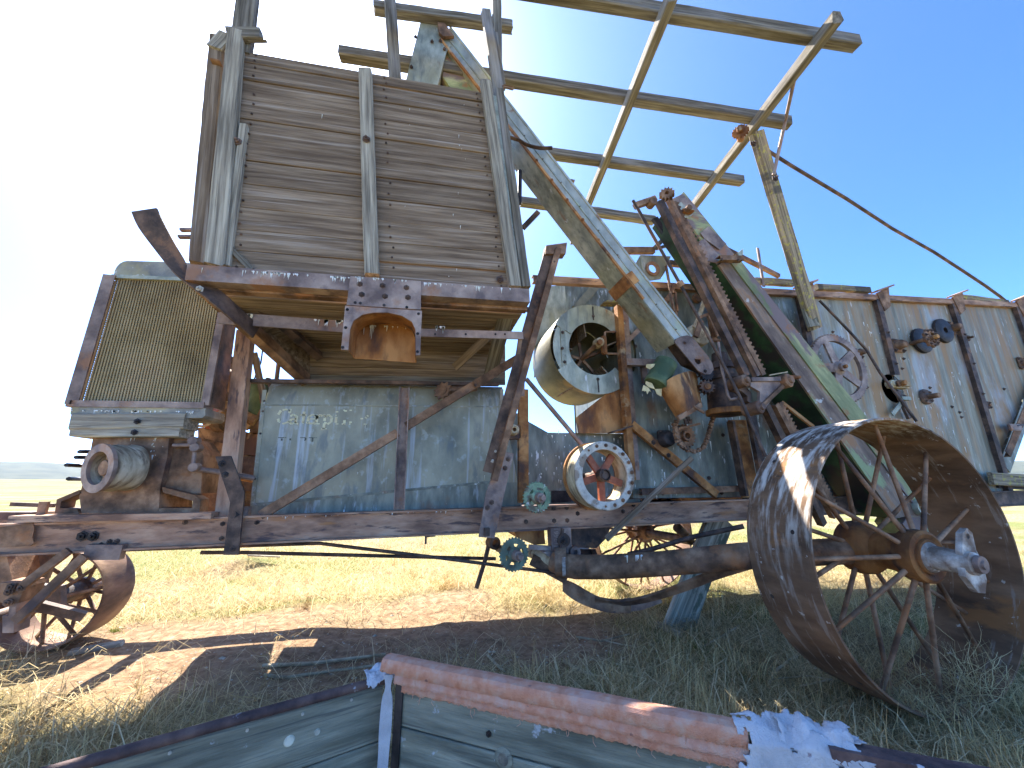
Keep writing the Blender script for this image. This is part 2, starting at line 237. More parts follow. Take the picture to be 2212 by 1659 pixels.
def disc(r0, h0, h1, r1=None, bev=.003):
    """closed solid profile of a drum from h0 to h1"""
    r1 = r1 or r0; return [(0, h0), (r0 - bev, h0), (r0, h0 + bev), (r1, h1 - bev), (r1 - bev, h1), (0, h1)]
TO = Vec((0, -1, 0))
def join(parts):
    V_ = []; F_ = []
    for v, f in parts:
        k = len(V_); V_ += list(v); F_ += [tuple(i + k for i in q) for q in f]
    return V_, F_
def gearmesh(c, r, tooth, T, width, rim, axis=TO, ph=0, sharp=.35):
    axis = Vec(axis).normalized(); x = (Vec((0, 0, 1)) - axis * axis.z).normalized(); y = axis.cross(x); c = Vec(c); out = []; N_ = T * 4
    for i in range(N_):
        q = i % 4; rr = r if q in (0, 3) else r + tooth; t = ph + 2 * PI * (i + (sharp if q == 1 else -sharp if q == 2 else 0)) / N_
        out.append((rr, t))
    v = []; f = []
    for (h, rad) in ((0, None), (width, None)):
        for (rr, t) in out: v.append(c + (x * math.cos(t) + y * math.sin(t)) * rr + axis * h)
    for h in (0, width):
        for (rr, t) in out: v.append(c + (x * math.cos(t) + y * math.sin(t)) * (r - rim) + axis * h)
    for i in range(N_):
        j = (i + 1) % N_; f += [(i, j, N_ + j, N_ + i), (2 * N_ + i, 3 * N_ + i, 3 * N_ + j, 2 * N_ + j), (N_ + i, N_ + j, 3 * N_ + j, 3 * N_ + i), (i, 2 * N_ + i, 2 * N_ + j, j)]
    return v, f
def spokemesh(c, n, r0, r1, w0, w1, t, axis=TO, ph=0, off=0):
    axis = Vec(axis).normalized(); x = (Vec((0, 0, 1)) - axis * axis.z).normalized(); y = axis.cross(x); c = Vec(c); parts = []
    for i in range(n):
        a = ph + 2 * PI * i / n; d = x * math.cos(a) + y * math.sin(a); s = axis.cross(d)
        v = [c + d * rr + s * ww * sg / 2 + axis * (off + h) for h in (0, t) for rr, ww in ((r0, w0), (r1, w1)) for sg in (-1, 1)]
        parts.append((v, [(0, 1, 3, 2), (4, 6, 7, 5), (0, 4, 5, 1), (2, 3, 7, 6), (0, 2, 6, 4), (1, 5, 7, 3)]))
    return join(parts)
BOLT = {}
def bolts(parent, pts, r=.012, m='rust_dark', axis=TO, name='bolt'):
    key = (round(r, 4), m, tuple(axis))
    for p in pts:
        if key not in BOLT:
            v1, f1 = lathemesh((0, 0, 0), axis, [(0, -.004), (r * 1.5, -.004), (r * 1.5, .002), (r, .002), (r * .95, r * .75), (0, r * .75)], 6)
            v2, f2 = lathemesh((0, 0, 0), axis, [(r * .45, r * .7), (r * .42, r * 1.5), (0, r * 1.5)], 6)
            v, f = join([(v1, f1), (v2, f2)]); o = ob(name, v, f, m, parent, Matrix.Translation(p)); BOLT[key] = o.data
        else: ob(name, None, None, None, parent, Matrix.Translation(p), mesh=BOLT[key])
def strip(name, pairs, t, m, parent=None, sub=4):
    """bent flat strap given by pairs of edge points"""
    prs = []
    for i in range(len(pairs) - 1):
        for k in range(sub):
            s = k / sub; p = [pairs[max(i - 1, 0)], pairs[i], pairs[i + 1], pairs[min(i + 2, len(pairs) - 1)]]
            prs.append([.5 * (2 * p[1][j] + (p[2][j] - p[0][j]) * s + (2 * p[0][j] - 5 * p[1][j] + 4 * p[2][j] - p[3][j]) * s * s + (3 * p[1][j] - p[0][j] - 3 * p[2][j] + p[3][j]) * s ** 3) for j in (0, 1)])
    prs.append(list(pairs[-1])); v = []; f = []
    for i, (a, b) in enumerate(prs):
        q = prs[min(i + 1, len(prs) - 1)]; o = prs[max(i - 1, 0)]
        n = ((q[0] + q[1]) - (o[0] + o[1])).cross(b - a).normalized() * t / 2
        v += [a - n, b - n, b + n, a + n]
    for i in range(len(prs) - 1):
        for k in range(4): f.append((i * 4 + k, i * 4 + (k + 1) % 4, i * 4 + 4 + (k + 1) % 4, i * 4 + 4 + k))
    f += [(0, 1, 2, 3), tuple(len(v) - 4 + k for k in range(4))]
    return ob(name, v, f, m, parent, smooth=True, ang=30)
def boxpts(name, a, b, m, parent=None, bev=0):
    """block between two corners"""
    x0, y0, z0 = (min(a[i], b[i]) for i in range(3)); x1, y1_, z1_ = (max(a[i], b[i]) for i in range(3))
    v = [(x, y, z) for x in (x0, x1) for y in (y0, y1_) for z in (z0, z1_)]
    f = [(0, 1, 3, 2), (4, 6, 7, 5), (0, 4, 5, 1), (2, 3, 7, 6), (0, 2, 6, 4), (1, 5, 7, 3)]
    o = ob(name, v, f, m, parent)
    if bev:
        bm = bmesh.new(); bm.from_mesh(o.data); bmesh.ops.bevel(bm, geom=bm.edges[:], offset=bev, segments=2, affect='EDGES'); bm.to_mesh(o.data); bm.free()
    return o
def circle(c, r, n=24, rx=None): return [Vec((c[0] + math.cos(2 * PI * i / n) * (rx or r), c[1], c[2] + math.sin(2 * PI * i / n) * r)) for i in range(n)]
def prism(name, pts, depth, m, parent=None, back=(0, 1, 0)):
    """outline carried straight back by depth"""
    n = len(pts); v = [Vec(p) for p in pts] + [Vec(p) + Vec(back) * depth for p in pts]
    f = [tuple(range(n)), tuple(range(n, 2 * n))[::-1]] + [(i, n + i, n + (i + 1) % n, (i + 1) % n) for i in range(n)]
    return ob(name, v, f, m, parent)

def drips(parent, a, b, n, size=(.006, .03), down=(0, 0, -1), out=(0, -1, 0), off=.0012, spread=0.0, m='droppings', seed=0, stray=0.0, long=1.0):
    """dried white bird droppings: thin films with ragged streaks, running down from a line"""
    rr = random.Random(seed + n); prt = []; a = Vec(a); b = Vec(b); d = (b - a).normalized(); dn = Vec(down).normalized(); o_ = Vec(out).normalized()
    cent = [rr.random() for _ in range(max(2, n // 7))]
    for i in range(n):
        tt_ = min(.995, max(.005, rr.choice(cent) + rr.gauss(0, .018))) if rr.random() < .75 else rr.random()
        c = a.lerp(b, tt_) + dn * rr.uniform(0, 1) * spread; w = rr.uniform(.25, 1) * size[0]; l = rr.uniform(.1, 1) ** 2.4 * size[1] * long + w
        pts = [c + d * (-w) , c + d * (-w * .5) - dn * w * .6, c + d * (w * .6) - dn * w * .5, c + d * w + dn * w * .3, c + d * w * .5 + dn * l * .5, c + d * w * rr.uniform(-.3, .4) + dn * l, c - d * w * .45 + dn * l * .45]
        p2 = [p + o_ * off for p in pts]; p3 = [p - o_ * .001 for p in pts]; k = len(pts)
        prt.append((p2 + p3, [tuple(range(k))] + [(j, k + j, k + (j + 1) % k, (j + 1) % k) for j in range(k)]))
    v, f = join(prt); o = ob('bird_droppings', v, f, m, parent); o['kind'] = 'stuff'; return o
mat('droppings', [(.25, (.50, .48, .42)), (.5, (.66, .65, .61)), (.75, (.76, .76, .74))], 20, rough=.9, bump=.2)

# ================================================================== the combine harvester
H = empty('combine_harvester', (0.6, 3.4, 0))
tag(H, 'rusting old pull-type combine harvester with wooden grain bin and spoked steel wheels', 'harvester')
def part(name, loc): return empty(name, loc, H)

# ---- main frame: two long rolled beams, cross members
VB = 3.2
pb0 = P((0, 1150), VB); pb0.z = .888; pb1 = Vec((3.75, VB, .985))
pb0 = pb0 + (pb0 - pb1).normalized() * 1.2
beam = bar('frame_beam', pb0, pb1, .19, .09, 'rust_beam', H, 'I', t=.012, off=-.045)
pf0 = pb0 + Vec((0, 1.45, 0)); pf1 = pb1 + Vec((3.4, 1.45, .05))
bar('frame_beam', pf0, pf1, .19, .09, 'rust_beam', H, 'I', t=.012)
bar('frame_beam', pb1 + Vec((-.1, .02, .0)), pb1 + Vec((4.3, .02, .07)), .17, .08, 'rust_dark', H, 'I', t=.012, off=-.045)
for u in (-2.2, -.4, 1.0, 2.6, 4.4, 6.2):
    bar('cross_member', (u, VB + .1, .9 + .018 * u), (u, VB + 1.42, .9 + .018 * u), .07, .12, 'rust_dark', H, ref=(0, 0, 1))
plate('splice_plate', [P(z2(*q), VB - .004) for q in ((0, 830), (228, 800), (235, 850), (222, 900), (232, 940), (210, 960), (0, 972))], .006, 'rust_brown', beam)
bar('top_plate', P(z2(118, 772), VB + .03), P(z2(1480, 748), VB + .03), .04, .12, 'rust_beam', beam)
bar('rod', P(z2(80, 672), VB + .15), P(z2(372, 682), VB + .15), .025, .025, 'rust_dark', H)
plate('lug', [P(z2(*q), VB + .06) for q in ((268, 655), (330, 655), (306, 745), (246, 745))], .02, 'rust_brown', H)
bar('side_rail', P(z2(-260, 750), VB + .25), P(z2(240, 752), VB + .25), .05, .06, 'rust_dark', H)
bw = VB - .002 + .035
bolts(beam, [P(z2(565, 893), bw), P(z2(640, 893), bw)], .022, 'black_steel')
bolts(beam, [P(z2(*q), bw) for q in ((752, 930), (803, 928), (1530, 808), (1522, 908), (1768, 798), (1270, 798))] + [P(z5(205, 1212), bw)], .011)
bolts(beam, [P(z2(690, 958), VB + .02), P(z2(775, 956), VB + .02)], .014, 'black_steel')
bolts(beam, [P(z7(*q), bw) for q in ((700, 740), (795, 735), (500, 838), (705, 830), (800, 828), (875, 778), (1205, 762), (1280, 716), (1345, 735), (1560, 700))], .013)
bar('hanger_plate', P(z2(600, 1000), VB + .01), P(z2(850, 1000), VB + .01), .09, .05, 'rust_purple', H)
# dog-leg strap bolted to the beam
strap = plate('bent_strap', [P(z2(*q), VB - .02) for q in ((1480, 345), (1585, 340), (1680, 590), (1640, 1022), (1535, 1022), (1582, 660))], .018, 'rust_dark', H)
bolts(strap, [P(z2(1525, 392), VB - .022), P(z2(1548, 470), VB - .022)], .016, 'black_steel')
plate('arrow_lug', [P(z2(*q), VB - .022) for q in ((1620, 720), (1650, 745), (1608, 772), (1625, 745))], .012, 'black_steel', strap)
bolts(strap, [P(z2(1600, 980), VB - .022)], .014, 'rust_dark')
# under-hung bracket + underslung truss rods
plate('hook_lug', [P(z5(*q), VB + .03) for q in ((1425, 1300), (1500, 1295), (1500, 1315), (1440, 1320), (1438, 1370), (1424, 1370))], .02, 'rust_dark', H)
tube('truss_rod', [P(D(190, 1190), VB + .2), P(z5(660, 1363), VB + .2), P(z5(1500, 1465), VB + .12), P(z7(730, 1210), VB + .0)], .013, 'rust_dark', H)
tube('truss_rod', [P(z5(-200, 1430), VB + .35), P(z5(130, 1430), VB + .35), P(z5(1940, 1475), VB + .3)], .014, 'rust_dark', H)

# ---- vertical, diagonal and posts over the beam
post = bar('brace_post', P(z5(1278, 232), VB + .03), P(z5(1238, 1118), VB + .03), .082, .06, 'rust_purple', H, 'C', t=.008)
diag = bar('diagonal_brace', P(z5(238, 1158), VB + .06), P(z5(1228, 560), VB + .06), .066, .05, 'rust_brown', H, 'L')
bar('diagonal_brace', P(z5(1290, 515), VB + .06), P(z5(1890, 150), VB + .04), .066, .05, 'rust_brown', H, 'L')
bar('diagonal_brace', P(z5(1790, 212), VB + .02), P(z5(2095, 25), VB - .05), .07, .05, 'rust_brown', H, 'L')
bolts(diag, [P(z5(1795, 212), VB)], .013)
# big leaning angle-iron leg right of the bin
l0, l1 = P(D(1192, 540), 2.72), P(D(1058, 1020), 3.06)
leg = bar('angle_leg', l0 + Vec((-.02, 0, 0)), l1 + Vec((-.02, 0, 0)), .075, .012, 'rust_dark', H)
bar('flange', l0 + Vec((.045, -.02, 0)), l1 + Vec((.03, -.02, -.06)), .05, .07, 'rust_brown', leg)
plate('top_cap', [P(D(*q), 2.70) for q in ((1180, 530), (1225, 524), (1222, 548), (1178, 548))], .08, 'rust_brown', leg)
bolts(leg, [P(D(1196, 568), 2.71), P(D(1140, 669), 2.8)], .018)
bolts(leg, [P(D(1070, 975), 3.03), P(D(1064, 995), 3.04)], .012, 'lagging_face')
foot = plate('foot_plate', [P(D(*q), 3.05) for q in ((1083, 973), (1111, 980), (1098, 1030), (1068, 1163), (1034, 1160), (1050, 1065))], .016, 'rust_purple', H)
bolts(foot, [P(D(*q), 3.05) for q in ((1098, 992), (1091, 1011), (1062, 1085), (1053, 1097))], .014)
boxpts('clamp_block', P(D(1045, 1140), 3.04), P(D(1058, 1158), 3.0), 'rust_dark', foot)
bar('side_post', P(z7(478, -120), 3.3), P(z7(478, 700), 3.3), .085, .06, 'rust_orange', H, 'L')
bar('side_post', P(z6(470, 570), 3.2), P(z6(465, 1060), 3.3), .05, .05, 'rust_purple', H, 'L')
bracket = boxpts('pivot_block', P(z7(372, 130), 3.26), P(z7(442, 245), 3.36), 'rust_brown', H, .01)
lathe('bush', P(z7(408, 172), 3.25), TO, [(.018, .0), (.018, .045), (.03, .05), (.045, .03), (.05, 0)], 'lagging', bracket)
tube('stay_rod', [P(z6(500, 905), 3.2), P(z6(900, 1380), 3.2)], .022, 'rust_purple', H)
# sloping slate brace right of the belt pulley and frames of the thresher side
brA = bar('sloping_brace', P(z7(1262, 130), 3.36), P(z7(1880, 640), 3.36), .075, .05, 'rust_orange', H, 'L')
bolts(brA, [P(z7(1425, 262), 3.33), P(z7(1535, 355), 3.33)], .016)
bar('sloping_brace', P(z6(1205, 660), 3.4), P(z6(1350, 520), 3.4), .05, .04, 'rust_purple', H, 'L')

# ---- grain bin
VG = 2.62
bin_ = part('grain_bin', P((800, 600), VG + .4))
BL, BR, TL, TR = P((492, 590), VG), P((1104, 632), VG), P((540, 118), VG), P((1043, 205), VG)
def bl(s, t): return (BL * (1 - s) + BR * s) * (1 - t) + (TL * (1 - s) + TR * s) * t
rowsT = [0, .088, .175, .27, .372, .475, .572, .668, .765, .86, .945, 1.0]
for i in range(len(rowsT) - 1):
    t0, t1 = rowsT[i], rowsT[i + 1]; tm = (t0 + t1) / 2; w = (bl(.5, t1) - bl(.5, t0)).length
    a, b = bl(-.02, tm), bl(1.02, tm + random.uniform(-.004, .004)); dv = random.uniform(-.005, .006)
    plank('plank', a + Vec((0, dv, 0)), b + Vec((0, dv, 0)), w - .006, .03, 'wood_bin', bin_, seg=14, wear=.10)
DB = Vec((0, 2.15, 0))                                  # depth of the bin
for (A0, A1) in ((BL, TL), (BR, TR)):
    for i in range(8):
        t = (i + .5) / 8; p = A0.lerp(A1, t); plank('plank', p + Vec((0, .03, 0)), p + DB, (A1 - A0).length / 8 - .006, .03, 'wood_bin', bin_, ref=(1, 0, 0), seg=3)
for i in range(8):
    t = (i + .5) / 8; plank('plank', bl(0, t) + DB, bl(1, t) + DB, (TL - BL).length / 8 - .004, .03, 'wood_bin', bin_, seg=3)
# standing posts on the bin
plank('post', P(z4(1130, 570), VG - .05), P(y1(255, 520), VG - .05), .098, .06, 'wood_grey', bin_, seg=16, ragged=.012)
plank('post', P(D(466, 577), VG - .055), P(D(512, 70), VG - .05), .115, .07, 'wood_grey', bin_, seg=16, w1=.10, ragged=.02)
plank('post', P(D(490, 577), VG - .03), P(z3(930, 1000), VG - .03), .05, .05, 'wood_grey', bin_, seg=10)
plank('post', P(D(432, 574), VG + .0), P(z3(735, 330), VG + .02), .10, .09, 'wood_bin', bin_, seg=16, ragged=.02)
plank('post', P(z3(900, 440), VG - .0), P(z3(965, -60), VG + .0), .14, .07, 'wood_roof', bin_, seg=6)
plank('block', P(z3(805, 270), VG - .06), P(z3(1060, 280), VG - .06), .10, .05, 'wood_roof', bin_, seg=4, ragged=.015)
plank('splinter', P(z3(960, 325), VG - .05), P(z3(1110, 328), VG - .05), .02, .02, 'wood_roof', bin_, seg=3, w1=.008)
plank('block', P(z3(690, 400), VG - .02), P(z3(790, 290), VG - .02), .10, .05, 'wood_grey', bin_, seg=4, ragged=.02)
boxpts('iron_bracket', P(z3(650, 462), VG - .07), P(z3(765, 535), VG - .01), 'rust_brown', bin_, .004)
plank('post', P(D(1112, 622), VG - .05), P(y1(1125, 600), VG - .05), .092, .06, 'wood_grey', bin_, seg=16, ragged=.012)
plank('post', P(D(1135, 622), VG + .0), P(y1(1225, 660), VG + .0), .075, .06, 'wood_roof', bin_, seg=14)
bar('corner_strip', P(D(1124, 620), VG - .01), P(y1(1190, 700), VG - .01), .04, .02, 'galvanised', bin_)
plank('post', P(y1(1225, 700), VG + .05), P(y1(1130, 90), VG + .05), .085, .07, 'wood_roof', bin_, seg=12, ragged=.01)
plank('post', P(y1(1215, 640), VG + .12), P(y1(1205, -160), VG + .12), .085, .07, 'wood_roof', bin_, seg=10)
plank('post', P(y1(1250, 640), VG + .1), P(y1(1190, 250), VG + .1), .06, .05, 'wood_roof', bin_, seg=8)
boxpts('iron_bracket', P(y1(1252, 600), VG - .02), P(y1(1335, 668), VG + .02), 'rust_purple', bin_, .012)
bar('fallen_lath', P(z4(312, 415), VG - .03), P(z4(430, 535), VG - .03), .035, .02, 'wood_roof', bin_)
bolts(bin_, [P(z4(1872, 588), VG - .04), P(z3(872, 1118), VG - .06), P(z3(1895, 1100), VG - .09)], .02)
for q in ((390, 497, 420, 497), (386, 512, 420, 512)): bar('hinge_bar', P(D(q[0], q[1]), VG + .1), P(D(q[2], q[3]), VG + .1), .016, .03, 'rust_purple', bin_)
# sill rail along the bin's foot
sill = bar('sill_rail', P(D(412, 596), VG - .1), P(D(1140, 645), VG - .1), .105, .10, 'rust_purple', bin_, 'L', t=.012)
bar('sill_lip', P(D(440, 622), VG - .03), P(D(1136, 668), VG - .03), .045, .06, 'rust_brown', sill)
# floor boards under the bin
fl = P(D(440, 628), VG); fr = P(D(1136, 670), VG)
for i in range(15):
    t = (i + .5) / 7; d = Vec((0, .04 + t * .95, -.015 * t)); w_ = .95 / 7 - .004
    plank('floor_board', fl + d, fr + d + Vec((-.02, 0, 0)), w_, .03, 'wood_bin', bin_, ref=(0, 0, 1), seg=5)
# sloping side boards and the back boards under the floor
VK = 3.62
bk = [P(z4(772, 1005), VK), P(z4(1900, 1052), VK), P(z4(1900, 1203), VK), P(z4(765, 1190), VK)]
for i in range(-2, 4):
    t = (i + .5) / 4; plank('back_board', bk[0].lerp(bk[3], t), bk[1].lerp(bk[2], t), (bk[0] - bk[3]).length / 4 - .005, .03, 'wood_roof' if i == 3 else 'wood_bin', bin_, seg=6)
ls = [P(z4(540, 800), 2.95), bk[0], bk[3], P(z4(420, 860), 3.0)]
plate('side_board', ls, .02, 'wood_bin', bin_, back=(-.6, .5, 0))
bar('sloping_channel', P(D(425, 605), VG - .03), P(z4(745, 1175), VK - .05), .10, .07, 'rust_brown', bin_, 'R', ref=(.3, -1, .5))
bar('sloping_channel', P(D(540, 640), VG + .15), P(D(690, 770), VK - .1), .07, .06, 'rust_dark', bin_, ref=(.3, -1, .5))
plank('brace_board', P(z4(1910, 780), VG + .1), P(z4(1815, 1140), VK - .2), .12, .03, 'wood_roof', bin_, seg=5)
bar('brace_board', P(z4(1880, 850), VG + .3), P(z4(1610, 1100), VK - .2), .07, .03, 'wood_bin', bin_)
bar('back_rail', P(z5(150, 185), VK - .15), P(z5(1960, 210), VK - .15), .03, .05, 'rust_dark', bin_)
# flat bar across under the sill, with droppings
xb = bar('cross_bar', P(z4(240, 812), 2.78), P(z4(1000, 868), 2.78), .085, .012, 'rust_purple', bin_)
xb2 = bar('cross_bar', P(z4(1400, 900), 2.78), P(z4(2005, 917), 2.78), .062, .014, 'rust_purple', bin_)
bolts(xb2, [P(z4(q, 908), 2.77) for q in (1495, 1672, 1845, 1900)], .006, 'black_steel')
bar('end_bar', P(z4(1993, 905), 2.8), P(z4(1965, 1090), 2.95), .03, .03, 'rust_purple', bin_)
# mouth of the sack spout
VS = VG - .16
sp = plate('spout_plate', [P(z4(*q), VS) for q in ((1002, 572), (1412, 600), (1412, 765), (980, 738))], .012, 'rust_purple', bin_)
bolts(sp, [P(z4(*q), VS) for q in ((1057, 617), (1190, 626), (1328, 638), (1068, 678), (1203, 688), (1337, 695))], .014)
bolts(sp, [P(z4(*q), VS) for q in ((1030, 725), (1060, 728), (1198, 740), (1330, 752))], .007, 'black_steel')
def arc(cx, cy, rx, ry, a0, a1, n): return [(cx + rx * math.cos(math.radians(a0 + (a1 - a0) * i / n)), cy - ry * math.sin(math.radians(a0 + (a1 - a0) * i / n))) for i in range(n + 1)]
inner = [(990, 1000), (1000, 880)] + [(1000 + 20, 830), (1070, 795), (1140, 782), (1220, 782), (1300, 800), (1360, 835), (1380, 880), (1382, 1030)]
mouth = plate('spout_mouth', [P(z4(*q), VS - .02) for q in ((972, 742), (1418, 772), (1408, 1030), (1382, 1030))] + [P(z4(*q), VS - .02) for q in inner[::-1][1:]] + [P(z4(990, 1000), VS - .02), P(z4(948, 998), VS - .02)], .012, 'rust_purple', bin_)
bolts(mouth, [P(z4(*q), VS - .02) for q in ((985, 765), (1398, 790), (975, 870), (1393, 905), (958, 985), (1392, 1010))], .007, 'black_steel')
mb = [P(z4(*q), VS) for q in inner]
strip('spout_hood', [(p, p + Vec((0, .24, .02))) for p in mb], .006, 'rust_orange', bin_, sub=1)
plate('spout_back', [p + Vec((0, .24, .02)) for p in mb], .006, 'rust_orange', bin_)

# twisted flat strap sticking up at the bin's corner
strip('twisted_strap', [(P(D(a, b), v), P(D(c, d), v2)) for a, b, c, d, v, v2 in ((285, 458, 339, 450, 2.42, 2.40), (300, 492, 352, 478, 2.43, 2.42), (335, 540, 376, 523, 2.46, 2.46), (365, 578, 398, 560, 2.48, 2.50), (395, 606, 413, 590, 2.49, 2.54), (440, 640, 455, 612, 2.5, 2.56), (485, 678, 498, 648, 2.54, 2.6), (545, 730, 560, 705, 2.8, 2.84))], .012, 'rust_dark', bin_)
bolts(bin_, [P(z1(1578, 480), 2.5)], .016, 'lagging_face')

# ---- radiator, its timber seat and the gearcase
VR = 3.25
rad = part('radiator', P((300, 880), VR + .1))
rc = [P(z1(918, 398), VR), P(z1(1735, 430), VR), P(z1(1605, 1392), VR), P(z1(635, 1372), VR)]     # TL TR BR BL
rc[1] = P(z1(1762, 425), VR)
plate('radiator_core', [p + Vec((0, .03, 0)) for p in rc], .10, 'radiator_back', rad)
wires = []
def wire(a, b, r, dv):
    d = (b - a).normalized(); n = Vec((0, -1, 0)); s = d.cross(n).normalized()
    v = [q + s * i * r + n * (dv + j * r) for q in (a, b) for i, j in ((-1, -1), (1, -1), (1, 1), (-1, 1))]
    wires.append((v, [(0, 1, 2, 3), (4, 5, 6, 7), (0, 4, 5, 1), (1, 5, 6, 2), (2, 6, 7, 3), (3, 7, 4, 0)]))
def rq(s, t): return rc[0].lerp(rc[1], s).lerp(rc[3].lerp(rc[2], s), t)
for i in range(40): s = (i + .5) / 40; wire(rq(s, 0), rq(s, 1), .0046, .004)
for i in range(58): t = (i + .5) / 58 + random.uniform(-.002, .002); wire(rq(0, t), rq(1, t), .0038, -.004)
v, f = join(wires); tag(ob('radiator_grille', v, f, 'radiator_wire', rad), 'brass coloured radiator wire grille', kind='stuff')
bar('frame_side', P(z1(880, 375), VR - .02), P(z1(580, 1395), VR - .02), .075, .12, 'rust_purple', rad, 'L', off=-.04)
bar('frame_side', P(z1(1765, 640), VR - .02), P(z1(1625, 1400), VR - .02), .05, .02, 'rust_purple', rad)
plate('frame_cheek', [P(z1(1790, 420), VR), P(z1(1645, 1400), VR), P(z1(1645, 1400), VR) + Vec((0, .26, 0)), P(z1(1790, 420), VR) + Vec((0, .26, 0))], .012, 'rust_dark', rad, back=(-1, 0, 0))
bar('frame_foot', P(z1(540, 1388), VR - .02), P(z1(1625, 1402), VR - .02), .045, .14, 'rust_purple', rad, off=-.05)
bar('frame_head', P(z1(900, 388), VR - .005), P(z1(1500, 412), VR - .005), .028, .05, 'galvanised', rad)
hd = [P(z1(895, 380), VR + .03)] + [P(z1(*q), VR + .03) for q in arc(1010, 380, 110, 125, 175, 90, 5)] + [P(z1(1360, 265), VR + .03), P(z1(1800, 285), VR + .03), P(z1(1800, 420), VR + .03)]
prism('header_tank', hd, .2, 'radiator_tank', rad)
prism('bottom_tank', [P(z1(*q), VR - .03) for q in ((565, 1410), (1625, 1420), (1625, 1480), (1600, 1500), (640, 1497), (555, 1470))], .3, 'radiator_tank', rad)
plank('seat_timber', P(z2(565, 115), VR + .05), P(z2(1320, 110), VR + .05), .115, .2, 'wood_grey', rad, seg=5)
plank('seat_timber', P(z2(565, 178), VR + .06), P(z2(1290, 180), VR + .06), .085, .2, 'wood_grey', rad, seg=5)
bolts(rad, [P(z2(942, 103), VR - .06), P(z2(922, 178), VR - .045)], .014, 'black_steel')

gc = part('gearcase', P((300, 1105), VB + .25))
VC = 3.28
prism('case_body', [P(z2(*q), VC) for q in ((640, 205), (1165, 200), (1150, 350), (1100, 560), (1090, 735), (560, 735), (545, 620), (600, 420))], .42, 'rust_brown', gc)
plate('side_cover', [P(z2(*q), VC + .06) for q in ((1165, 205), (1330, 225), (1395, 330), (1380, 600), (1110, 600))], .3, 'rust_brown', gc)
for sgn, pts in ((0, ((390, 640), (545, 575), (548, 600), (420, 655), (410, 700), (530, 705), (540, 738), (375, 738))), (1, ((1115, 555), (1330, 610), (1380, 640), (1370, 738), (1090, 738), (1095, 700), (1320, 700), (1325, 650), (1120, 590)))):
    prism('mounting_foot', [P(z2(*q), VC - .01) for q in pts], .12, 'rust_brown', gc)
pc = P(z2(720, 420), VC - .02)
# lagged belt pulley: ring face, drum, hub; its shaft points towards the left front
pax = Vec((-.50, -.86, -.05)).normalized()
pb = P(z2(925, 420), VC - .02)
rp = mpp(pb) * .3141 * 150
lathe('pulley_drum', pb, pax, [(rp * .70, .02), (rp * .98, .0), (rp * 1.02, .03), (rp * .97, .07), (rp * 1.02, .11), (rp * .98, .15), (rp, .185), (rp * .72, .19), (rp * .70, .02)], 'lagging_old', gc, 32)
lathe('pulley_ring', pb + pax * .188, pax, [(rp * .70, -.01), (rp * .70, .012), (rp * 1.03, .012), (rp * 1.03, -.01)], 'rust_purple', gc, 32)
v = [spokemesh(pb + pax * .12, 5, .03, rp * .75, .05, .04, .02, pax, .3), lathemesh(pb, pax, disc(.05, -.1, .17), 16)]
v, f = join(v); ob('pulley_hub', v, f, 'rust_brown', gc)
for i, q in enumerate(((520, 350, 640, 352), (455, 402, 600, 410), (470, 498, 560, 500), (545, 312, 650, 310))): tube('stud', [P(z2(q[0], q[1]), VC - .12), P(z2(q[2], q[3]), VC + .05)], .013, 'black_steel', gc, 6)
tube('lever', [P(z2(1190, 268), VC + .02), P(z2(1330, 265), VC + .02)], .014, 'rust_purple', gc)
tube('lever', [P(z2(1345, 245), VC + .0), P(z2(1328, 420), VC + .0)], .014, 'rust_purple', gc)
for q in ((1340, 240), (1355, 285), (1345, 420)): lathe('lever_boss', P(z2(*q), VC - .0), TO, disc(.032, -.03, .04), 'rust_purple', gc, 10)
tube('drag_link', [P(z2(1350, 430), VC + .02), P(z2(1560, 460), VC + .06), P(z2(1750, 495), VC + .12)], .02, 'rust_purple', gc)

# ---- engine behind, seen between post and hood
en = part('engine', Vec((-.7, 4.0, 1.05)))
VE = 3.95
prism('engine_block', [P(e1(*q), VE) for q in ((60, 900), (320, 900), (560, 960), (560, 1600), (60, 1600))], .6, 'engine_grease', en)
prism('crankcase', [P(e1(*q), VE - .1) for q in ((60, 1340), (270, 1360), (240, 1600), (60, 1600))], .5, 'rust_brown', en)
prism('sump', [P(e1(*q), VE - .05) for q in ((400, 1140), (560, 1130), (560, 1420), (410, 1420))], .5, 'rust_dark', en)
tube('exhaust_manifold', [P(e1(180, 470), VE), P(e1(330, 520), VE), P(e1(420, 560), VE)], [.10, .105, .10], 'rust_brown', en, 14)
for k in range(4): lathe('cylinder_head', P(e1(215 + 45 * k, 585 + 14 * k), VE + .05), (0, 0, 1), disc(.075, -.08, .09), 'engine_grease', en, 12)
tube('intake_pipe', [P(e1(150, 660), VE - .05), P(e1(280, 735), VE - .05), P(e1(430, 800), VE - .05), P(e1(540, 850), VE - .05)], .05, 'engine_grease', en, 12)
tube('cover_rail', [P(e1(200, 760), VE - .08), P(e1(340, 825), VE - .08), P(e1(480, 900), VE - .08)], .03, 'engine_grease', en)
lathe('magneto', P(e1(215, 830), VE - .1), Vec((1, -.6, 0)), disc(.10, -.06, .1, .085, .02), 'red_paint', en, 20)
lathe('water_pump', P(e1(265, 840), VE - .12), Vec((1, -.4, 0)), disc(.10, -.05, .05), 'engine_grease', en, 20)
prism('bracket_shelf', [P(e1(*q), VE - .12) for q in ((70, 905), (330, 920), (310, 1040), (120, 990))], .2, 'engine_grease', en)
lathe('air_cleaner', P(e1(545, 670), VE), (0, 0, 1), [(0, -.16), (.06, -.16), (.085, -.05), (.085, .13), (.10, .135), (.10, .16), (0, .16)], 'olive_tin', en, 20)
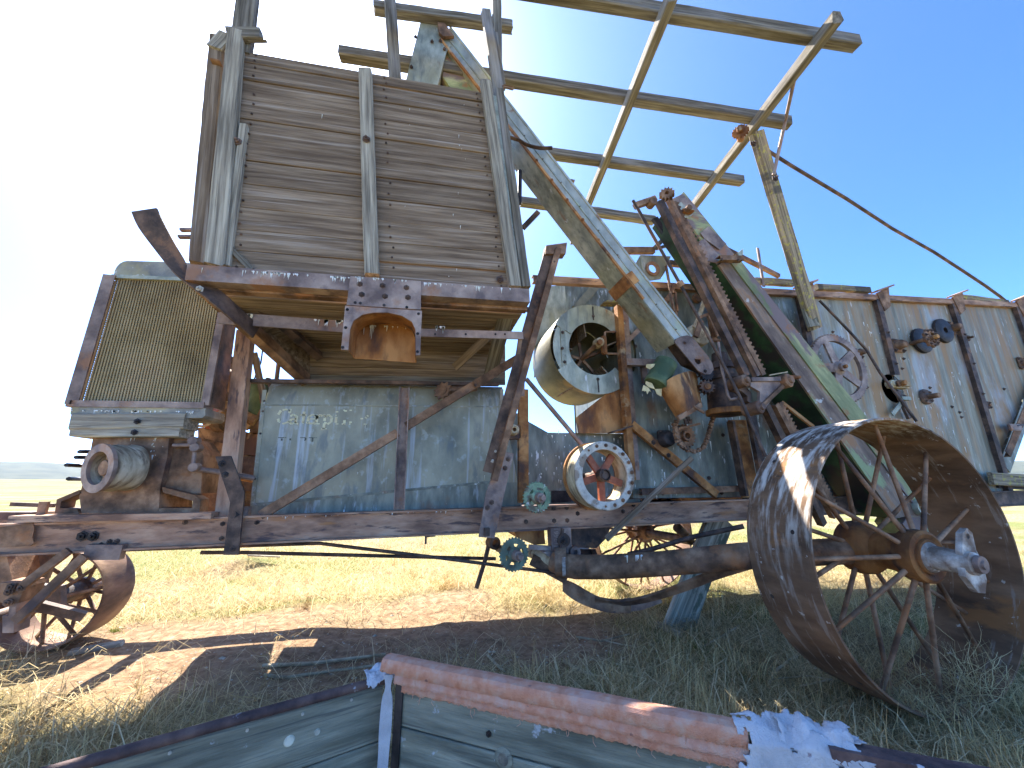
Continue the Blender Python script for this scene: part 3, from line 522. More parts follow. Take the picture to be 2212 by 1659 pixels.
prism('side_cover', [P(e1(*q), VE - .05) for q in ((490, 740), (575, 740), (565, 940), (480, 940))], .25, 'engine_grease', en)
prism('oil_tank', [P(e1(*q), VE - .06) for q in ((440, 1010), (540, 950), (540, 1130), (430, 1120))], .2, 'rust_orange', en)
tube('fuel_pipe', [P(e1(50, 885), VE - .18), P(e1(110, 890), VE - .2), P(e1(155, 870), VE - .2), P(e1(160, 850), VE - .15)], .011, 'lagging', en)
tube('spark_lead', [P(e1(412, 110), VE), P(e1(380, 220), VE), P(e1(372, 300), VE), P(e1(395, 340), VE)], .012, 'black_steel', en)
tube('cable', [P(e1(590, 260), VE), P(e1(575, 370), VE), P(e1(540, 450), VE), P(e1(520, 510), VE)], .007, 'black_steel', en)
prism('carburettor', [P(e1(*q), VE + .1) for q in ((290, 300), (385, 335), (380, 430), (350, 390), (320, 420), (275, 350))], .1, 'engine_grease', en)
prism('rocker_cover', [P(e1(*q), VE + .02) for q in ((260, 430), (390, 460), (390, 520), (250, 470))], .25, 'engine_grease', en)
tube('rail_pipe', [P(e1(490, 530), VE - .1), P(e1(747, 528), VE - .1), P(z5(500, 190), VE - .1)], .014, 'rust_purple', en)
tube('standpipe', [P(e1(720, 370), VE), P(e1(698, 550), VE)], .02, 'rust_purple', en)
for q in ((632, 520), (655, 545), (693, 548)): lathe('pipe_union', P(e1(*q), VE - .1), (0, 0, 1), disc(.022, -.03, .03), 'rust_dark', en, 8)
tube('steering_link', [P(e1(100, 1245), VE - .25), P(e1(240, 1275), VE - .2), P(e1(510, 1325), VE - .2)], .025, 'rust_orange', en)
cp = bar('corner_post', P(e1(455, 120), 3.45), P(e1(290, 1625), 3.34), .11, .09, 'rust_beam', H, 'J', t=.01)
lathe('bolt_hole', P(e1(428, 368), 3.4), TO, disc(.014, -.01, .004), 'lagging_face', cp, 10)
bar('corner_stay', P(e1(520, 290), 3.7), P(e1(605, 690), 3.7), .05, .02, 'wood_roof', H)
bar('corner_stay', P(e1(545, 330), 3.72), P(e1(590, 700), 3.72), .03, .03, 'rust_brown', H)

# ---- engine hood with faded lettering
VH = 3.5
hood = part('engine_hood', P((820, 1100), VH + .3))
h = {k: P(z5(*q), VH) for k, q in dict(tl=(262, 360), bl=(160, 1160), tr=(2000, 375), br=(2130, 1100)).items()}
ncol = 1
hk = (P(z5(1000, 208), VH + .22).z - P(z5(1000, 366), VH).z) / .14
prof = [(0, -1), (0, 0), (.01, .05 * hk), (.04, .095 * hk), (.10, .125 * hk), (.22, .14 * hk), (.5, .15 * hk), (.78, .14 * hk), (.9, .10 * hk), (.95, .0), (.95, -.8)]
vv = []; ff = []
for side, (t_, b_) in enumerate(((h['tl'], h['bl']), (h['tr'], h['br']))):
    for (dv, dz) in prof: p = b_ if dz == -1 else t_ + Vec((0, dv, dz)); vv.append(Vec((p.x if dz >= 0 else b_.x, VH + dv, p.z if dz > -.5 else b_.z)))
k = len(prof)
for j in range(k - 1): ff.append((j, j + 1, k + j + 1, k + j))
ff.append(tuple(range(k))[::-1]); ff.append(tuple(range(k, 2 * k)))
ob('hood_sheet', vv, ff, 'hood_sheet', hood, smooth=True, ang=30)
bar('seam', P(z5(248, 357), VH - .004), P(z5(2010, 372), VH - .004), .012, .006, 'hood_sheet', hood)
bar('lower_flange', P(z5(160, 1085), VH - .006), P(z5(1900, 918), VH - .006), .022, .01, 'slate_sheet', hood)
plate('lower_skirt', [P(z5(*q), VH - .003) for q in ((155, 1095), (1900, 925), (2090, 920), (2120, 1100), (150, 1170))], .003, 'slate_sheet', hood)
bar('edge_strip', P(z5(262, 250), VH - .002), P(z5(175, 1080), VH - .002), .03, .006, 'hood_sheet', hood)
bolts(hood, [P(z5(*q), VH - .003) for q in ((258, 330), (250, 405), (232, 566), (192, 895))], .007)
bar('drip_strip', P(z5(1985, 245), VH - .002), P(z5(1975, 400), VH - .002), .03, .004, 'lagging_face', hood)
def textmesh(body, size, ext):
    c = bpy.data.curves.new('lettering', 'FONT'); c.body = body; c.size = size; c.extrude = ext; c.align_x = 'LEFT'
    t = bpy.data.objects.new('lettering', c); COL.objects.link(t); dg = bpy.context.evaluated_depsgraph_get(); me = bpy.data.meshes.new_from_object(t.evaluated_get(dg))
    bpy.data.objects.remove(t); return me
# painted serif letters, broken by wear: each stroke (points in an em box) is a thin film of paint
LET = {'C': [[(.62, .55), (.62, .72)], [(.62, .66), (.45, .72), (.22, .66), (.10, .40), (.2, .12), (.42, .02), (.64, .12)]],
       'a': [[(.10, .38), (.22, .47), (.38, .40), (.38, .06), (.48, .02)], [(.38, .27), (.16, .22), (.08, .10), (.2, .01), (.38, .10)]],
       't': [[(.2, .62), (.2, .08), (.32, .02), (.4, .08)], [(.06, .45), (.38, .45)]],
       'e': [[(.08, .26), (.46, .26), (.42, .42), (.26, .47), (.10, .36), (.08, .14), (.22, .02), (.46, .10)]],
       'r': [[(.16, .44), (.16, .02)], [(.04, .45), (.16, .45)], [(.04, .02), (.30, .02)], [(.16, .32), (.28, .46), (.40, .42)]],
       'p': [[(.14, .44), (.14, -.22)], [(.03, .45), (.14, .45)], [(.02, -.22), (.28, -.22)], [(.14, .36), (.30, .47), (.46, .34), (.44, .12), (.30, .01), (.14, .10)]],
       'i': [[(.16, .44), (.16, .02)], [(.05, .45), (.16, .45)], [(.04, .02), (.28, .02)], [(.16, .60), (.16, .66)]],
       'l': [[(.16, .72), (.16, .02)], [(.05, .72), (.16, .72)], [(.04, .02), (.28, .02)]],
       'T': [[(.04, .68), (.56, .68)], [(.30, .68), (.30, .40)]], 'H': [[(.1, .68), (.1, .5)]], 'R': [[(.1, .68), (.42, .68), (.5, .58), (.42, .48)]], 'o': []}
def letter(ch, org, ex, ez, size, m, wd, keep, off):
    prt = []
    for st in LET[ch]:
        n = len(st)
        for i in range(n - 1):
            a, b = Vec((*st[i], 0)), Vec((*st[i + 1], 0)); d = (b - a); steps = max(2, int(d.length / .06))
            for k_ in range(steps):
                if random.random() > keep: continue
                p, q = a + d * (k_ / steps), a + d * ((k_ + 1.12) / steps); nn = Vec((-d.y, d.x, 0)).normalized() * wd * (.5 + .5 * abs(d.normalized().y))
                qs = [org + ex * (w_.x * size) + ez * (w_.y * size) + Vec((0, off, 0)) for w_ in (p - nn, q - nn, q + nn, p + nn)]
                prt.append((qs + [x + Vec((0, .0015, 0)) for x in qs], [(0, 1, 2, 3), (4, 7, 6, 5), (0, 4, 5, 1), (1, 5, 6, 2), (2, 6, 7, 3), (3, 7, 4, 0)]))
    if prt:
        v, f = join(prt); ob('painted_letter', v, f, m, hood)['kind'] = 'stuff'
exx = (P(z5(1000, 500), VH) - P(z5(340, 495), VH)).normalized(); ezz = Vec((0, 0, 1)); em = (P(z5(440, 400), VH) - P(z5(440, 500), VH)).length * 1.36
for ch, x, kp in (('C', 330, .6), ('a', 425, 1), ('t', 505, .6), ('e', 560, .97), ('r', 612, .97), ('p', 672, .95), ('i', 752, .75), ('l', 815, .3), ('l', 860, .2), ('a', 905, .2), ('r', 965, .2)):
    letter(ch, P(z5(x, 497 + (x - 340) * .006), VH), exx, ezz, em * 1.08, 'letter_cream', .062, kp, -.0035)
for ch, x, kp in (('T', 345, .95), ('H', 430, .8), ('R', 500, .8), ('T', 570, .8)):
    letter(ch, P(z5(x, 665), VH), exx, ezz, em * .72, 'letter_dark', .05, kp, -.0035)
boxpts('rail_foot', P(z5(108, 1098), VB + .06), P(z5(160, 1165), VB + .12), 'rust_purple', H)
spk = part('sprocket', P(z5(1560, 260), VH - .1))
cs = P(z5(1560, 260), VH - .12); v, f = join([gearmesh(cs, .068, .02, 10, .02, .03, Vec((-.5, -.8, .2))), lathemesh(cs, Vec((-.5, -.8, .2)), disc(.045, -.03, .03), 14)])
ob('toothed_wheel', v, f, 'rust_brown', spk); tube('shaft', [cs, P(z5(1800, 230), VH - .1)], .035, 'rust_brown', spk, 12)

drips(sill, P(D(415, 577), VG - .152), P(D(1140, 626), VG - .152), 110, (.007, .04), seed=1)
drips(sp, P(z4(1002, 574), VS - .003), P(z4(1412, 602), VS - .003), 26, (.009, .06), seed=2)
drips(xb, P(z4(360, 792), 2.77), P(z4(440, 798), 2.77), 10, (.014, .05), seed=3); drips(xb, P(z4(740, 822), 2.77), P(z4(960, 832), 2.77), 30, (.012, .05), seed=4)
drips(xb2, P(z4(1495, 865), 2.768), P(z4(1560, 868), 2.768), 9, (.014, .07), seed=5)
drips(bin_, bl(.02, .98) + Vec((0, -.025, 0)), bl(.98, .98) + Vec((0, -.025, 0)), 14, (.003, .04), spread=1.75, seed=6, off=.006)
drips(hood, P(z5(250, 380), VH - .001), P(z5(1990, 390), VH - .001), 18, (.003, .08), spread=.7, seed=7)
drips(beam, P(z5(120, 1175), VB + .002), P(z5(2000, 1105), VB + .002), 40, (.006, .03), seed=8)
drips(mouth, P(z4(1010, 850), VS + .23), P(z4(1370, 870), VS + .23), 20, (.008, .12), seed=9)
drips(rad, P(z1(560, 1440), VR - .033), P(z1(1620, 1450), VR - .033), 50, (.008, .02), seed=10)
drips(gc, P(z2(660, 205), VC - .002), P(z2(1160, 205), VC - .002), 40, (.006, .03), seed=11, spread=.15)

plate('added_shade_pan', [Vec((-1.0, VB + .12, .93)), Vec((3.2, VB + .12, 1.0)), Vec((3.2, VB + 1.38, 1.0)), Vec((-1.0, VB + 1.38, .93))], .01, 'rust_dark', H, back=(0, 0, -1))  # plate added to block sun between the beams and merge the ground shadow

nl = []
for i in range(len(rowsT) - 1):
    tm = (rowsT[i] + rowsT[i + 1]) / 2
    for s_ in (.03, .455, .545, .965):
        for k_ in (-.25, .25):
            if random.random() < .8: nl.append(bl(s_ + random.uniform(-.006, .006), tm + k_ * (rowsT[i + 1] - rowsT[i])) + Vec((0, -.022, 0)))
bolts(bin_, nl, .0055, 'rust_dark', name='nail_head')

# ---- thresher body: sheet panels between ribs
VP = 3.45
body = part('thresher_body', Vec((4.5, VP + .7, 1.1)))
def topz(u): return P((1165, 606), VP).z + (P((2190, 662), VP).z - P((1165, 606), VP).z) * (u - P((1165, 606), VP).x) / (P((2190, 662), VP).x - P((1165, 606), VP).x)
uR = [P(q, VP).x for q in ((1348, 800), y3(530, 570), y3(1070, 720), y3(1650, 1000))] + [P(e7(1030, 300), VP).x]
zb = 1.08
hc = P(y3(1085, 1040), VP); hr = mpp(hc) * .3307 * 92
def panel(name, u0, u1, z0a, z0b, m, holes=()):
    return plate(name, [Vec((u0, VP, z0a)), Vec((u1, VP, z0b)), Vec((u1, VP, topz(u1))), Vec((u0, VP, topz(u0)))], .006, m, body, holes)
panel('side_panel', uR[0], uR[1] - .003, zb, zb, 'slate_sheet')
panel('side_panel', uR[1] + .003, uR[2] - .003, zb, zb, 'body_sheet')
panel('side_panel', uR[2] + .003, uR[3] - .003, zb, zb, 'body_sheet', [circle(Vec((hc.x + .12 if hc.x - hr < uR[2] + .02 else hc.x, VP, hc.z)), hr * 1.05, 28, hr * 1.0)])
pd0, pd1 = P(y3(1840, 1450), VP), P(y3(1995, 1075), VP)
sl_ = (pd1.z - pd0.z) / (pd1.x - pd0.x); u9 = uR[3] + 2.1
panel('side_panel', uR[3] + .003, u9, pd0.z + sl_ * (uR[3] - pd0.x), pd0.z + sl_ * (u9 - pd0.x), 'body_sheet')
# far side, roof and floor of the body
plate('far_panel', [Vec((uR[0], VP + 1.35, zb)), Vec((u9, VP + 1.35, zb)), Vec((u9, VP + 1.35, topz(u9))), Vec((uR[0], VP + 1.35, topz(uR[0])))], .006, 'slate_sheet', body)
plate('floor_panel', [Vec((uR[0], VP + .02, zb)), Vec((uR[3], VP + .02, zb)), Vec((uR[3], VP + 1.33, zb)), Vec((uR[0], VP + 1.33, zb))], .006, 'rust_dark', body, back=(0, 0, -1))
plate('front_panel', [Vec((uR[0] + .01, VP + .02, zb)), Vec((uR[0] + .01, VP + 1.33, zb)), Vec((uR[0] + .01, VP + 1.33, 2.6)), Vec((uR[0] + .01, VP + .02, 2.6))], .006, 'slate_sheet', body, back=(1, 0, 0))
nb = 9
for i in range(nb):
    v_ = VP - .02 + (i + .5) * 1.4 / nb
    plank('deck_board', Vec((uR[0] + .1 + (i % 3) * .2, v_, topz(uR[0] + .1) + .035)), Vec((u9 - .3 * (i % 2), v_, topz(u9) + .035)), 1.4 / nb - .012, .025, 'wood_lichen', body, ref=(0, 0, 1), seg=10, wear=.2, ragged=.04)
rail = bar('top_rail', P((1150, 604), VP - .03), P((1150, 604), VP - .03) + (Vec((u9, VP - .03, topz(u9))) - P((1150, 604), VP - .03)), .075, .06, 'rust_beam', body, 'R', off=.0)
plank('deck_edge', P(z8(1050, 752), VP - .03), P(z8(1330, 765), VP - .03), .09, .05, 'wood_lichen', body, seg=6, wear=.2)
plank('deck_edge', P(y3(630, 382), VP - .04), P(y3(975, 405), VP - .04), .08, .06, 'wood_lichen', body, seg=6, wear=.2)
plank('deck_edge', P(y3(1540, 446), VP - .03), P(y3(1880, 486), VP - .03), .08, .06, 'wood_lichen', body, seg=6, wear=.2)
for i, u in enumerate(uR[1:], 1):
    zlow = zb if i < 4 else pd0.z + sl_ * (u - pd0.x)
    if i == 2: zlow = P(y3(1160, 965), VP).z
    rb = bar('rib', Vec((u, VP - .035, topz(u) - .03)), Vec((u, VP - .035, zlow)), .085, .05, 'rust_dark', body, 'L', t=.01)
    bolts(rb, [Vec((u + .02, VP - .06, topz(u) - .5 - .42 * k)) for k in range(3)], .014)
    plate('gusset', [Vec((u - .02, VP - .07, topz(u) + .05)), Vec((u + .22, VP - .07, topz(u) + .16)), Vec((u + .17, VP - .07, topz(u) - .12)), Vec((u + .05, VP - .07, topz(u) - .20))], .02, 'rust_brown', body)
    bar('rib_cap', Vec((u - .08, VP - .08, topz(u) + .05)), Vec((u + .24, VP - .08, topz(u) + .17)), .02, .09, 'rust_beam', body)
bar('tail_bar', pd0 + Vec((-.05, -.05, -.05)), Vec((u9, VP - .05, pd0.z + sl_ * (u9 - pd0.x) - .02)), .10, .06, 'rust_brown', body, 'L')
prism('tail_side', [pd0 + Vec((.05, .05, -.12)), pd0 + Vec((.16, .05, -.28)), Vec((u9, VP + .05, pd0.z + sl_ * (u9 - pd0.x) - .35)), Vec((u9, VP + .05, pd0.z + sl_ * (u9 - pd0.x) - .08))], .5, 'slate_sheet', body)
boxpts('hasp', P(e7(1000, 1232), VP - .1), P(e7(1055, 1185), VP - .07), 'rust_purple', body, .01)
bar('hasp_wire', P(e7(1050, 1195), VP - .1), P(e7(1110, 1185), VP - .1), .015, .015, 'black_steel', body)
plank('rear_plank', P(D(2140, 1034), VP - .1), P(D(2290, 1042), VP - .1), .15, .05, 'wood_lichen', body, seg=5)
bar('rear_sill', P(D(2150, 1045), VP), P(D(2290, 1056), VP), .10, .05, 'black_steel', body)
# bearings, hand wheel and plates on the side
def bearing(q, w=70, hgt=95, fr=y3, m='rust_brown'):
    c = P(fr(*q), VP - .02); s = mpp(c) * .3307
    e = empty('bearing', c, body)
    boxpts('bearing_plate', c + Vec((-w * s / 2, .012, -hgt * s / 2)), c + Vec((w * s / 2, .0, hgt * s / 2)), m, e, .004)
    lathe('bearing_cap', c, TO, disc(w * s * .30, -.01, .09, w * s * .24, .01), m, e, 14)
    bolts(e, [c + Vec((sx * w * s * .38, -.004, sz * hgt * s * .38)) for sx in (-1, 1) for sz in (-1, 1)], .018)
    return e
bearing((1170, 765), 95, 90); bearing((1525, 650), 80, 85); bearing((905, 815), 70, 60); bearing((1985, 880), 80, 80)
def boss(q, r, d=.10, m='rust_dark', fr=y3, s_=.3307):
    c = P(fr(*q), VP - .01); R = mpp(c) * s_ * r; e = empty('shaft_boss', c, body)
    lathe('flange', c, TO, disc(R, 0, .03, R * .9), m, e, 20); lathe('shaft_end', c + Vec((R * .2, 0, 0)), TO, disc(R * .32, .0, d * .5 + .02), 'rust_brown', e, 12)
    bolts(e, [c + Vec((R * .75 * math.cos(a), -.03, R * .75 * math.sin(a))) for a in (.8, 2.4, 4.0, 5.5)], .012)
boss((1345, 1100), 52, .22); boss((1600, 720), 24, .14); boss((1740, 1155), 28, .06)
lathe('rubber_ring', P(y3(1315, 735), VP - .01), TO, [(.04, 0), (.04, .04), (.12, .05), (.17, .03), (.175, 0)], 'black_steel', body, 24)
lathe('rubber_ring', P(y3(1455, 670), VP - .01), TO, [(.04, 0), (.04, .04), (.12, .05), (.17, .03), (.175, 0)], 'black_steel', body, 24)
hwc = P(y3(1372, 718), VP - .20); R = mpp(hwc) * .3307 * 62
hw = empty('chain_wheel', hwc, body)
v, f = join([gearmesh(hwc, R * .9, R * .16, 9, .03, R * .28, TO, .2, .1), spokemesh(hwc, 6, .02, R * .7, R * .22, R * .2, .02), lathemesh(hwc, TO, disc(R * .22, -.2, .05), 12)])
ob('wheel_rim', v, f, 'rust_brown', hw); bolts(hw, [hwc + Vec((R * .82 * math.cos(a), -.03, R * .82 * math.sin(a))) for a in [i * 2 * PI / 9 for i in range(9)]], .014)
lathe('shaft_nut', hwc + TO * .05, TO, disc(.028, 0, .04), 'rust_orange', hw, 6)
bolts(body, [P(y3(*q), VP - .002) for q in ((742, 676), (1195, 915), (965, 1038), (950, 905), (1205, 850), (1860, 1048), (1520, 1165), (1570, 1200), (1582, 1232), (1375, 1040))], .014)
lathe('tube_end', P(z8(630, 880), VP - .01), TO, disc(.06, 0, .05), 'rust_brown', body, 16)
# oval opening with its bearing
oc = Vec((hc.x + .0, VP + .06, hc.z)); ope = empty('bearing', oc, body)
boxpts('bearing_block', P(y3(1130, 985), VP - .09), P(y3(1195, 1055), VP + .02), 'lagging', ope, .02)
tube('shaft', [P(y3(1060, 1010), VP + .25), P(y3(1130, 1020), VP), P(y3(1190, 1008), VP - .14)], .04, 'rust_brown', ope, 12)
lathe('nut', P(y3(1195, 1010), VP - .14), TO, disc(.035, 0, .04), 'rust_orange', ope, 6)
bar('bearing_arm', P(y3(1160, 1060), VP - .06), P(y3(1245, 1240), VP - .06), .07, .03, 'rust_dark', ope)
boxpts('clip', P(y3(1195, 1095), VP - .1), P(y3(1232, 1125), VP - .06), 'galvanised', ope)
bar('brace_strip', P(y3(1130, 1215), VP - .05), P(y3(1210, 1110), VP - .06), .05, .012, 'galvanised', body)
# big spoked gear
gcn = P(y3(768, 915), 3.2); R = (P(y3(768, 705), 3.2) - P(y3(768, 1125), 3.2)).length / 2
gw = part('gear_wheel', gcn)
v, f = join([gearmesh(gcn, R * .97, R * .045, 58, .035, R * .17, TO), spokemesh(gcn, 5, R * .12, R * .85, R * .26, R * .20, .022, TO, .35, .006)])
ob('gear_rim', v, f, 'rust_purple', gw); lathe('gear_hub', gcn, TO, [(0, -.12), (R * .2, -.12), (R * .2, .03), (R * .12, .05), (R * .12, .08), (0, .08)], 'rust_purple', gw, 20)
lathe('shaft_nut', gcn + TO * .08, TO, disc(.022, 0, .03), 'rust_orange', gw, 6)
tube('gear_shaft', [gcn, gcn + Vec((0, .3, 0))], .03, 'rust_dark', gw)
# door frame left: upright, ledge and small sheets beside the fan
up = bar('upright', P(z6(1168, 380), 3.34), P(z6(1265, 1640), 3.34), .06, .07, 'rust_orange', H, 'L')
bar('upright', P(z6(1196, 400), 3.42), P(z6(1280, 1640), 3.42), .12, .04, 'rust_purple', H)
bar('ledge', P(z6(1200, 785), 3.33), P(z6(1440, 792), 3.33), .07, .05, 'rust_purple', body, 'R')
bar('stub_post', P(z6(1350, 800), 3.38), P(z6(1365, 940), 3.38), .06, .03, 'rust_dark', body)
plate('slate_side', [P(z7(*q), VH + .03) for q in ((500, 100), (660, 190), (1190, 200), (1320, 200), (1330, 700), (200, 720), (240, 50), (440, 50))], .006, 'slate_sheet', H)
plate('slate_side', [P(z7(*q), VH + .01) for q in ((690, 612), (860, 612), (860, 690), (690, 700))], .02, 'black_steel', H)
plate('slate_side', [P(z6(*q), 4.06) for q in ((600, 240), (780, 225), (795, 400), (650, 620), (500, 700), (540, 420))], .02, 'galvanised', H)
plate('slate_side', [P(z6(*q), 4.1) for q in ((560, 600), (700, 560), (720, 700), (560, 900))], .02, 'drum_sheet', H)
prism('feeder_wall', [P(z6(*q), 4.12) for q in ((780, 225), (1160, 225), (1160, 420), (780, 420))], .1, 'slate_sheet', H)
bar('feeder_brace', P(z6(860, 400), 4.05), P(z6(1010, 230), 4.05), .10, .04, 'drum_sheet', H)
plate('apron_sheet', [P(z6(*q), 3.43) for q in ((860, 1190), (1100, 1000), (1210, 960), (1262, 1250), (1262, 1300), (880, 1302))], .006, 'rust_orange', H)
bar('apron_lip', P(z6(1110, 1298), 3.34), P(z6(1258, 1252), 3.34), .015, .1, 'rust_dark', H)
bar('sill_angle', P(z7(1330, 620), VP - .06), P(z7(2090, 595), VP - .06), .06, .05, 'rust_brown', body, 'R')
bolts(body, [P(z7(*q), VP - .01) for q in ((1492, 630), (1920, 628), (1830, 520), (1930, 208))] + [P(z6(1295, 670), VP - .01)], .014)
lp = bar('leaning_post', P(z7(2030, 100), 3.3), P(z7(2130, 660), 3.3), .2, .03, 'rust_orange', H)
bar('leaning_flange', P(z7(1985, 110), 3.28), P(z7(2085, 650), 3.28), .03, .08, 'rust_dark', lp)
bar('leaning_flange', P(z7(2130, 60), 3.2), P(z7(2215, 500), 3.2), .08, .05, 'rust_dark', lp)

# ---- cleaning fan
VF = 3.40; fd = .62
fan = part('cleaning_fan', P(z6(1000, 1000), VF + .2))
c0 = P(z6(1000, 685), VF); ro = (P(z6(1000, 365), VF) - P(z6(1000, 1007), VF)).length / 2; ri = (P(z6(1000, 490), VF) - P(z6(1000, 868), VF)).length / 2
def ringsec(name, a0, a1, r0, r1, t, m, n=20, dv=0):
    pts = [c0 + Vec((r1 * math.cos(a), dv, r1 * math.sin(a))) for a in np.linspace(a0, a1, n)] + [c0 + Vec((r0 * math.cos(a), dv, r0 * math.sin(a))) for a in np.linspace(a1, a0, n)]
    return plate(name, pts, t, m, fan)
R_ = math.radians
ringsec('end_plate', R_(40), R_(152), ri, ro, .008, 'galvanised')
ringsec('end_plate', R_(212), R_(318), ri, ro, .008, 'galvanised')
ringsec('end_plate', R_(150), R_(214), ri * .98, ro * .93, .008, 'galvanised', dv=.012)
bar('end_strap', c0 + Vec((-ri * 1.22, .004, ri * .85)), c0 + Vec((-ri * 1.18, .004, -ri * .85)), .05, .006, 'galvanised', fan)
for a in (90, 272): bar('slot', c0 + Vec((ro * math.cos(R_(a)) * .96, -.003, ro * math.sin(R_(a)) * .96)), c0 + Vec((ri * 1.1 * math.cos(R_(a)), -.003, ri * 1.1 * math.sin(R_(a)))), .012, .006, 'black_steel', fan)
bolts(fan, [c0 + Vec((x * ri, -.002, z * ri)) for x, z in ((.0, 1.25), (-1.22, .5), (-1.25, -.1), (-1.18, -.6), (.05, -1.15))], .012)
lathe('drum', c0, (0, 1, 0), [(ro * .985, .008), (ro * 1.0, .02), (ro, fd), (ro * .99, fd), (ro * .985, .03)], 'drum_sheet', fan, 48)
ringsec('drum_back', 0, 2 * PI, .03, ro * .98, .006, 'drum_sheet', 40, fd - .02)
fc = c0 + Vec((-.04, .25, -.04))
for i in range(5):
    a = R_(25 + 72 * i); d = Vec((math.cos(a), 0, math.sin(a)))
    bar('fan_arm', fc, fc + d * ro * .7, .03, .02, 'rust_brown', fan)
    plate('fan_blade', [fc + d * ro * .38 + Vec((0, -.2, 0)), fc + d * ro * .9 + Vec((0, -.2, 0)), fc + d * ro * .9 + Vec((0, .22, 0)), fc + d * ro * .38 + Vec((0, .22, 0))], .012, 'wood_bin', fan, back=Vec((-math.sin(a), 0, math.cos(a))))
tube('fan_shaft', [P(e4(690, 660), VF - .06), fc, fc + Vec((0, .4, 0))], .024, 'rust_brown', fan, 10)
st = empty('bearing_stirrup', P(e4(770, 680), VF - .04), fan)
tube('stirrup_bar', [P(e4(*q), VF - .03) for q in ((950, 518), (780, 522), (768, 530), (775, 790), (785, 805), (985, 808))], .012, 'rust_brown', st)
boxpts('bearing_foot', P(e4(735, 560), VF - .07), P(e4(775, 830), VF - .01), 'rust_orange', st, .012)
lathe('bearing_body', P(e4(690, 665), VF - .03), TO, disc(.052, -.05, .05, .045, .012), 'lagging', st, 16); lathe('shaft_tip', P(e4(692, 660), VF - .08), TO, disc(.028, 0, .03), 'rust_orange', st, 14)
bar('stay_strip', P(e4(985, 800), VF - .01), P(e4(965, 900), VF - .01), .05, .012, 'rust_dark', st)

# ---- galvanised grain elevator
VL = 2.9
ele = part('grain_elevator', P(z6(1600, 800), VL))
fA0, fB0 = P(y1(845, 190), VL + .1), P(y1(905, 150), VL + .1)
m0, m1 = P(y1(800, 290), VL + .05), P(z6(1592, 640), VL)            # left edge of the front face
r0_, r1_ = P(y1(870, 200), VL + .05), P(z6(1700, 600), VL)           # right edge
dpt = Vec((0, .30, 0))
def slab(name, a, b, c, d, m, back): return prism(name, [a, b, c, d], 1, m, ele, back)
vv = [m0, r0_, r1_, m1]
ob('trunk', [p for p in vv] + [p + dpt for p in vv], [(0, 1, 2, 3), (4, 7, 6, 5), (1, 5, 6, 2), (3, 7, 4, 0)], 'galvanised_blue', ele)
tk = (m1 - m0).normalized()
nrm = tk.cross(Vec((0, 1, 0))).normalized()                          # points down-left from the trunk
if nrm.z > 0: nrm = -nrm
ob('under_sheet', [m0 + nrm * .004 + Vec((0, .004, 0)), m1 + nrm * .004 + Vec((0, .004, 0)), m1 + nrm * .004 + dpt, m0 + nrm * .004 + dpt] + [m0 + nrm * .008 + Vec((0, .004, 0)), m1 + nrm * .008 + Vec((0, .004, 0)), m1 + nrm * .008 + dpt, m0 + nrm * .008 + dpt], [(0, 1, 2, 3), (4, 7, 6, 5), (0, 4, 5, 1), (1, 5, 6, 2), (2, 6, 7, 3), (3, 7, 4, 0)], 'galvanised', ele)
bar('edge_angle', m0 + Vec((.0, -.006, 0)), m1 + Vec((.0, -.006, 0)) - tk * .5, .022, .02, 'rust_orange', ele)
sm0, sm1 = m0.lerp(r0_, .45), m1.lerp(r1_, .45); bar('seam', sm0 + Vec((0, -.004, 0)), sm1 + Vec((0, -.004, 0)), .014, .008, 'galvanised_blue', ele)
bar('edge_fold', r0_ + Vec((0, -.004, 0)), r1_ + Vec((0, -.004, 0)), .02, .01, 'galvanised_blue', ele)
bolts(ele, [sm0.lerp(sm1, t) + Vec((0, -.006, 0)) for t in np.linspace(.35, .97, 9)], .006)
bolts(ele, [m0.lerp(m1, t) + Vec((.004, -.016, 0)) for t in np.linspace(.42, .68, 5)], .012, 'rust_orange')
pc_ = P(z6(1130, 270), VL); tt = (pc_ - m0).dot(tk)
cl = m0 + tk * tt
bar('collar', cl + nrm * .012 + Vec((0, .15, 0)) - tk * .06, cl + nrm * .012 + Vec((0, .15, 0)) + tk * .06, .31, .012, 'rust_orange', ele, ref=nrm)
bar('collar', cl - nrm * .04 + Vec((0, -.008, 0)) - tk * .06, cl - nrm * .04 + Vec((0, -.008, 0)) + tk * .06, .10, .012, 'rust_orange', ele)
cap_ = [(1580, 640), (1590, 615), (1625, 598), (1670, 590), (1710, 605), (1820, 740), (1855, 800), (1862, 840), (1840, 872), (1800, 875), (1755, 850), (1690, 775)]
foot_ = plate('end_cap', [P(z6(*q), VL - .03) for q in cap_], .014, 'rust_purple', ele, [[P(z6(*q), VL - .03) for q in ((1722, 760), (1768, 765), (1772, 790), (1750, 803), (1728, 785))]])
bolts(foot_, [P(z6(1652, 645), VL - .03), P(z6(1800, 850), VL - .03)], .012)
plate('cap_backing', [P(z6(*q), VL + .03) for q in ((1600, 640), (1670, 610), (1800, 760), (1830, 840), (1700, 780))], .15, 'rust_dark', ele)
